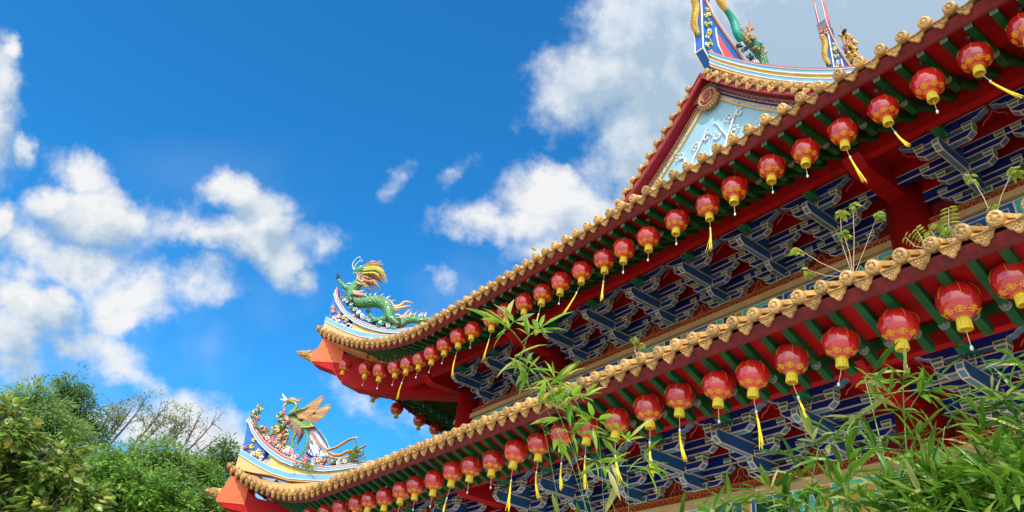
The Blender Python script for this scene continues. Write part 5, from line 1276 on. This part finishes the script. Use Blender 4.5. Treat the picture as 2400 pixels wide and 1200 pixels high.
tree('bright green dense bushy tree below the bare trees', G(-21.9, 4.2), [(-21.76, 3.1, 6.25, .85), (-21.63, 4.0, 6.15, 1.0), (-21.45, 4.75, 5.85, .9), (-21.7, 3.5, 5.4, 1.2), (-21.37, 5.3, 5.4, .8), (-21.5, 4.6, 5.0, 1.2), (-21.8, 2.7, 5.2, .9), (-21.6, 5.4, 4.5, 1.0), (-21.8, 3.6, 4.2, 1.2)], 850, 30, .14, .26, LF_BRIGHT, trunk_r=.16, crad=.21)
tree('light green feathery tree between the bare trees and the bushy tree', G(-28.6, 5.6), [(-28.4, 5.8, 8.75, .75), (-28.5, 5.1, 8.8, .6), (-28.4, 6.2, 8.2, .8), (-28.6, 4.7, 8.2, .8), (-28.5, 6.8, 7.7, .7), (-28.5, 5.5, 7.6, 1.0)], 480, 24, .21, .15, LF_PALE, trunk_r=.12, crad=.34)
tree('small dark tree just left of the lower roof corner', G(-34, 9.0), [(-33.81, 9.04, 11.2, .55), (-33.73, 9.35, 10.6, .55), (-33.98, 8.5, 10.5, .6), (-33.8, 9.0, 9.9, .6)], 150, 24, .17, .18, LF_DARK, trunk_r=.12, crad=.38)
tree('olive green tree seen under the lower corner finial', G(-33.6, 10.0), [(-33.48, 10.3, 8.7, .7), (-33.4, 11.0, 8.4, .8), (-33.95, 8.9, 8.9, .5), (-33.6, 9.6, 8.2, .6), (-33.6, 8.6, 9.7, .45)], 260, 24, .22, .17, LF_PALE, trunk_r=.13, crad=.38)
tree('mid green tree filling the gap between the bushy tree and the temple corner', G(-29.2, 7.4), [(-29.2, 6.9, 8.9, .55), (-29.03, 7.5, 8.75, .6), (-29.25, 6.6, 8.3, .7), (-29.1, 7.3, 8.1, .7), (-28.9, 8.0, 8.0, .6), (-29.2, 6.9, 7.5, .9), (-29, 7.7, 7.2, .9), (-28.8, 8.5, 7.4, .6)], 420, 24, .16, .2, LF_BRIGHT, trunk_r=.14, crad=.28)
def bare_tree(label, base, stems, leafy, col=LF_WISP, r0=.09):
    root = empty('bare_tree', base, label, 'tree', 'thin bare trees on the slope'); inv = Matrix.Translation(-Vector(base)); m = MB(); P, Nn = [], []
    for a, b in stems:
        a, b = Vector(a), Vector(b); g = Vector((a.x, a.y-.15, base[2]-.2)); m.tube([g, a, a.lerp(b, .5)+Vector((.05, .05, 0)), b], [r0, r0*.8, r0*.5, r0*.12], BARK, 6)
        for k in range(11):
            t = random.uniform(.15, 1); s_ = a.lerp(b, t); d = ((b-a).normalized()*1.0+Vector(rng.normal(0, .55, 3))).normalized()*random.uniform(.5, 1.1)*(1.2-t*.5)
            e = s_+d; m.tube([s_, s_+d*.5+Vector((0, 0, .03)), e], [r0*.28, r0*.16, r0*.05], BARK, 4)
            for j in range(2): f_ = e+Vector(rng.normal(0, .26, 3)); m.tube([s_+d*random.uniform(.4, .9), f_], [r0*.1, r0*.03], BARK, 3); P += [f_+Vector(rng.normal(0, .13, 3)) for _ in range(leafy)]; Nn += [Vector(rng.normal(0, 1, 3)) for _ in range(leafy)]
    o = m.build('trunk', root); o.matrix_parent_inverse = inv
    if P: leaves_obj('crown', [tuple(p) for p in P], [tuple(p) for p in Nn], rng.uniform(.10, .2, len(P)), .16, col, root, inv)
bare_tree('leftmost wispy bare tree with two slanting stems', G(-44.8, 5.6), [((-44.67, 5.35, 12.7), (-44.68, 5.66, 14.9)), ((-44.6, 5.6, 12.7), (-44.6, 6.2, 14.4))], 16)
bare_tree('tall slanting wispy tree right of the first bare tree', G(-44.7, 6.3), [((-44.58, 6.16, 12.9), (-44.5, 7.0, 15.4)), ((-44.6, 5.9, 12.9), (-44.56, 6.5, 14.9))], 14)
bare_tree('slender wispy tree in the middle of the bare row', G(-44.5, 7.3), [((-44.4, 7.2, 13.1), (-44.36, 8.1, 15.6)), ((-44.4, 7.5, 13.1), (-44.3, 8.3, 15.0))], 14)
bare_tree('yellowish wispy tree toward the right of the bare row', G(-44.2, 8.4), [((-44.22, 8.3, 13.0), (-44.1, 9.0, 15.1)), ((-44.2, 8.6, 13.0), (-44.1, 9.4, 14.9))], 20)
bare_tree('leafless branching tree nearest the temple roof', G(-43.9, 9.7), [((-43.95, 9.5, 12.8), (-43.7, 10.9, 15.8)), ((-44.0, 9.4, 12.8), (-43.9, 9.9, 15.6)), ((-43.9, 9.7, 12.6), (-43.7, 11.2, 14.6))], 3)
bare_tree('thin dark sapling beside the phoenix ridge tip', G(-38.5, 12.2), [((-38.4, 12.2, 12.2), (-38.3, 12.9, 14.6)), ((-38.4, 12.3, 12.4), (-38.2, 13.3, 14.0))], 6, LF_DARK, .06)

# ------------------------------------------------------------------ bamboo in the foreground
def bamboo(label, base, tips, nspray, leaf=.15, name='bamboo_plant', reach=.7, thin=1.0, lm=None):
    root = empty(name, base, label, 'bamboo', 'bamboo in front of the temple'); inv = Matrix.Translation(-Vector(base)); m = MB(); P, A, S = [], [], []
    for tip in tips:
        tip = Vector(tip); b = Vector(base)+Vector((random.uniform(-.2, .2), random.uniform(-.2, .2), 0)); h = tip.z
        c1 = Vector((b.x, b.y, h*.55)); pts = []
        for i in range(15):
            t = i/14; pts.append((1-t)**2*b+2*t*(1-t)*Vector((lerp(b.x, tip.x, .25), lerp(b.y, tip.y, .25), h*.75))+t*t*tip)
        m.tube(pts, [lerp(.009, .002, i/14)*thin for i in range(15)], CULM, 6)
        for k in range(nspray):
            t = 1-(reach/max(.5, h))*random.random()**1.1 if k > 1 else 1.0
            p = (1-t)**2*b+2*t*(1-t)*Vector((lerp(b.x, tip.x, .25), lerp(b.y, tip.y, .25), h*.75))+t*t*tip
            d = Vector((random.gauss(0, 1), random.gauss(0, 1), random.uniform(-.1, .9))).normalized(); ln = random.uniform(.04, .24)*(1 if t < .99 else .3)
            e = p+d*ln; m.tube([p, p+d*ln*.5+Vector((0, 0, .01)), e], [.0025, .002, .0014], CULM, 4)
            for j in range(random.randint(3, 6)):
                dd = (d*.8+Vector((random.gauss(0, .75), random.gauss(0, .75), random.gauss(-.05, .55)))).normalized()
                P.append(tuple(p.lerp(e, random.uniform(.7, 1)))); A.append(tuple(dd)); S.append(leaf*random.uniform(.55, 1.15))
    o = m.build('culms', root); o.matrix_parent_inverse = inv
    leaves_obj('leaves', P, A, S, .072 if not lm else .085, lm or LF_BAM, root, inv, droop=.35)
bamboo('tall bamboo with upright leaves in front of the right lower lanterns', (-1.5, 2.75, 0), [(-1.54, 2.80, 3.02), (-1.42, 2.86, 2.98), (-1.60, 2.72, 2.78), (-1.34, 2.95, 2.80), (-1.48, 2.85, 2.6)], 8)
bamboo('bamboo leaning in at the right edge of the photo', (-.95, 3.0, 0), [(-1.04, 3.03, 3.0), (-1.15, 3.0, 2.86), (-1.0, 3.05, 2.75), (-1.22, 2.98, 2.7), (-1.1, 3.0, 2.55), (-.95, 3.0, 2.6), (-1.3, 2.95, 2.6), (-1.02, 3.0, 2.9), (-1.12, 2.95, 2.65), (-.98, 3.05, 2.5)], 14)
bamboo('thick low bamboo foliage filling the lower right corner', (-1.25, 2.6, 0), [(-1.35, 2.5, 2.45), (-1.2, 2.55, 2.45), (-1.05, 2.6, 2.5), (-1.5, 2.45, 2.42), (-1.28, 2.6, 2.38), (-1.1, 2.7, 2.42), (-1.42, 2.5, 2.32), (-.95, 2.6, 2.4), (-1.18, 2.45, 2.35), (-.9, 2.7, 2.5), (-1.0, 2.5, 2.32), (-1.15, 2.7, 2.5), (-1.32, 2.7, 2.44), (-.92, 2.62, 2.36), (-1.05, 2.75, 2.56), (-1.22, 2.5, 2.42)], 26)
bamboo('low bamboo below the lower brackets, left of the thick foliage', (-1.9, 2.7, 0), [(-1.72, 2.70, 2.74), (-1.88, 2.6, 2.56), (-2.0, 2.5, 2.50), (-1.8, 2.62, 2.48), (-2.14, 2.42, 2.42), (-1.65, 2.7, 2.55)], 9)
bamboo('sparse bamboo with short leaves along the bottom edge', (-2.7, 2.5, 0), [(-2.45, 2.45, 2.46), (-2.6, 2.3, 2.42), (-2.3, 2.55, 2.47), (-2.8, 2.2, 2.40)], 6)
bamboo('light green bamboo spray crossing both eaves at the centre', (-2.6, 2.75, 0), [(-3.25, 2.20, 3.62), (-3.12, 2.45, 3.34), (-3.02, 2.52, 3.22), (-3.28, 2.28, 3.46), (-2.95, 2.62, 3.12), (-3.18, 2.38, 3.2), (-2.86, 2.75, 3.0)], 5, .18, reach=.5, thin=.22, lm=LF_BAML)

# ------------------------------------------------------------------ weeds growing on the roofs
def weed(label, base, shoots, leaf=.12, nl=9, asp=.25, pinnate=False):
    root = empty('roof_weed', base, label, 'plant', 'weeds sprouting from the roof tiles'); inv = Matrix.Translation(-Vector(base)); m = MB(); P, A, S = [], [], []
    b = Vector(base)
    for s in shoots:
        s = Vector(s); md = b.lerp(s, .55)+Vector((random.uniform(-.04, .04), -.03, -.04)); m.tube([b, md, s], [.005, .004, .003], STEM, 5)
        if pinnate:
            for t in np.linspace(.2, 1, 8):
                p = b.lerp(s, float(t)); d = (s-b).normalized(); sd = d.cross(Vector((0, 1, .3))).normalized()
                for sg in (-1, 1): P.append(tuple(p)); A.append(tuple(sd*sg+d*.3+Vector((0, 0, -.3)))); S.append(leaf*random.uniform(.8, 1.1))
        else:
            for k in range(nl):
                a = 2*math.pi*k/nl+random.random()*.5; P.append(tuple(s+Vector((0, 0, random.uniform(-.05, .02))))); A.append((math.cos(a), math.sin(a), random.uniform(-1.1, .1))); S.append(leaf*random.uniform(.6, 1.1))
    o = m.build('stems', root); o.matrix_parent_inverse = inv
    leaves_obj('leaves', P, A, S, asp, LF_WEED, root, inv, droop=.4)
weed('tall weed with five leafy shoots on pale stems, right part of the lower eave', (-3.75, 6.9, 6.26), [(-3.78, 6.9, 7.17), (-3.35, 6.9, 6.93), (-3.76, 6.85, 6.84), (-4.37, 6.9, 6.92), (-4.27, 6.9, 6.58), (-3.62, 6.9, 7.19)])
weed('weed with forked pale stems near the right edge of the lower eave', (-2.29, 6.9, 6.26), [(-2.38, 6.9, 6.87), (-2.01, 6.9, 6.74), (-2.27, 6.9, 6.43)], .11)
weed('fern like weed with paired narrow leaves on the lower eave', (-2.70, 6.9, 6.24), [(-2.65, 6.9, 6.62), (-2.85, 6.85, 6.42)], .11, pinnate=True, asp=.16)
weed('arching compound leaf weed left of the fern like weed', (-2.85, 6.9, 6.2), [(-3.12, 6.88, 6.48), (-2.98, 6.85, 6.50)], .07, pinnate=True, asp=.22)
weed('small bushy weed on the middle of the lower eave', (-6.96, 6.9, 6.3), [(-7.05, 6.9, 6.66), (-6.98, 6.85, 6.56), (-6.9, 6.9, 6.5)], .08, 9)
weed('tiny weed on the upper eave tiles', (-10.6, 7.5, 9.85), [(-10.62, 7.5, 10.12), (-10.5, 7.5, 10.05)], .07, 5)
pp = hp(L_, 3.75, 7.75, .25)
weed('bright fern clump behind the phoenix tail', tuple(pp), [tuple(pp+D1*a+Vector((0, 0, b))) for a, b in ((-.2, .25), (0, .42), (.15, .3), (-.1, .5), (.25, .15))], .13, pinnate=True, asp=.3)
pp = hp(L_, 2.35, 7.55, .22)
weed('drooping fern on the ridge under the phoenix', tuple(pp), [tuple(pp+D1*a+Vector((0, 0, b))+NN*.15) for a, b in ((-.22, -.05), (0, .06), (.2, -.05), (.35, -.12), (.5, 0))], .09, pinnate=True, asp=.25)
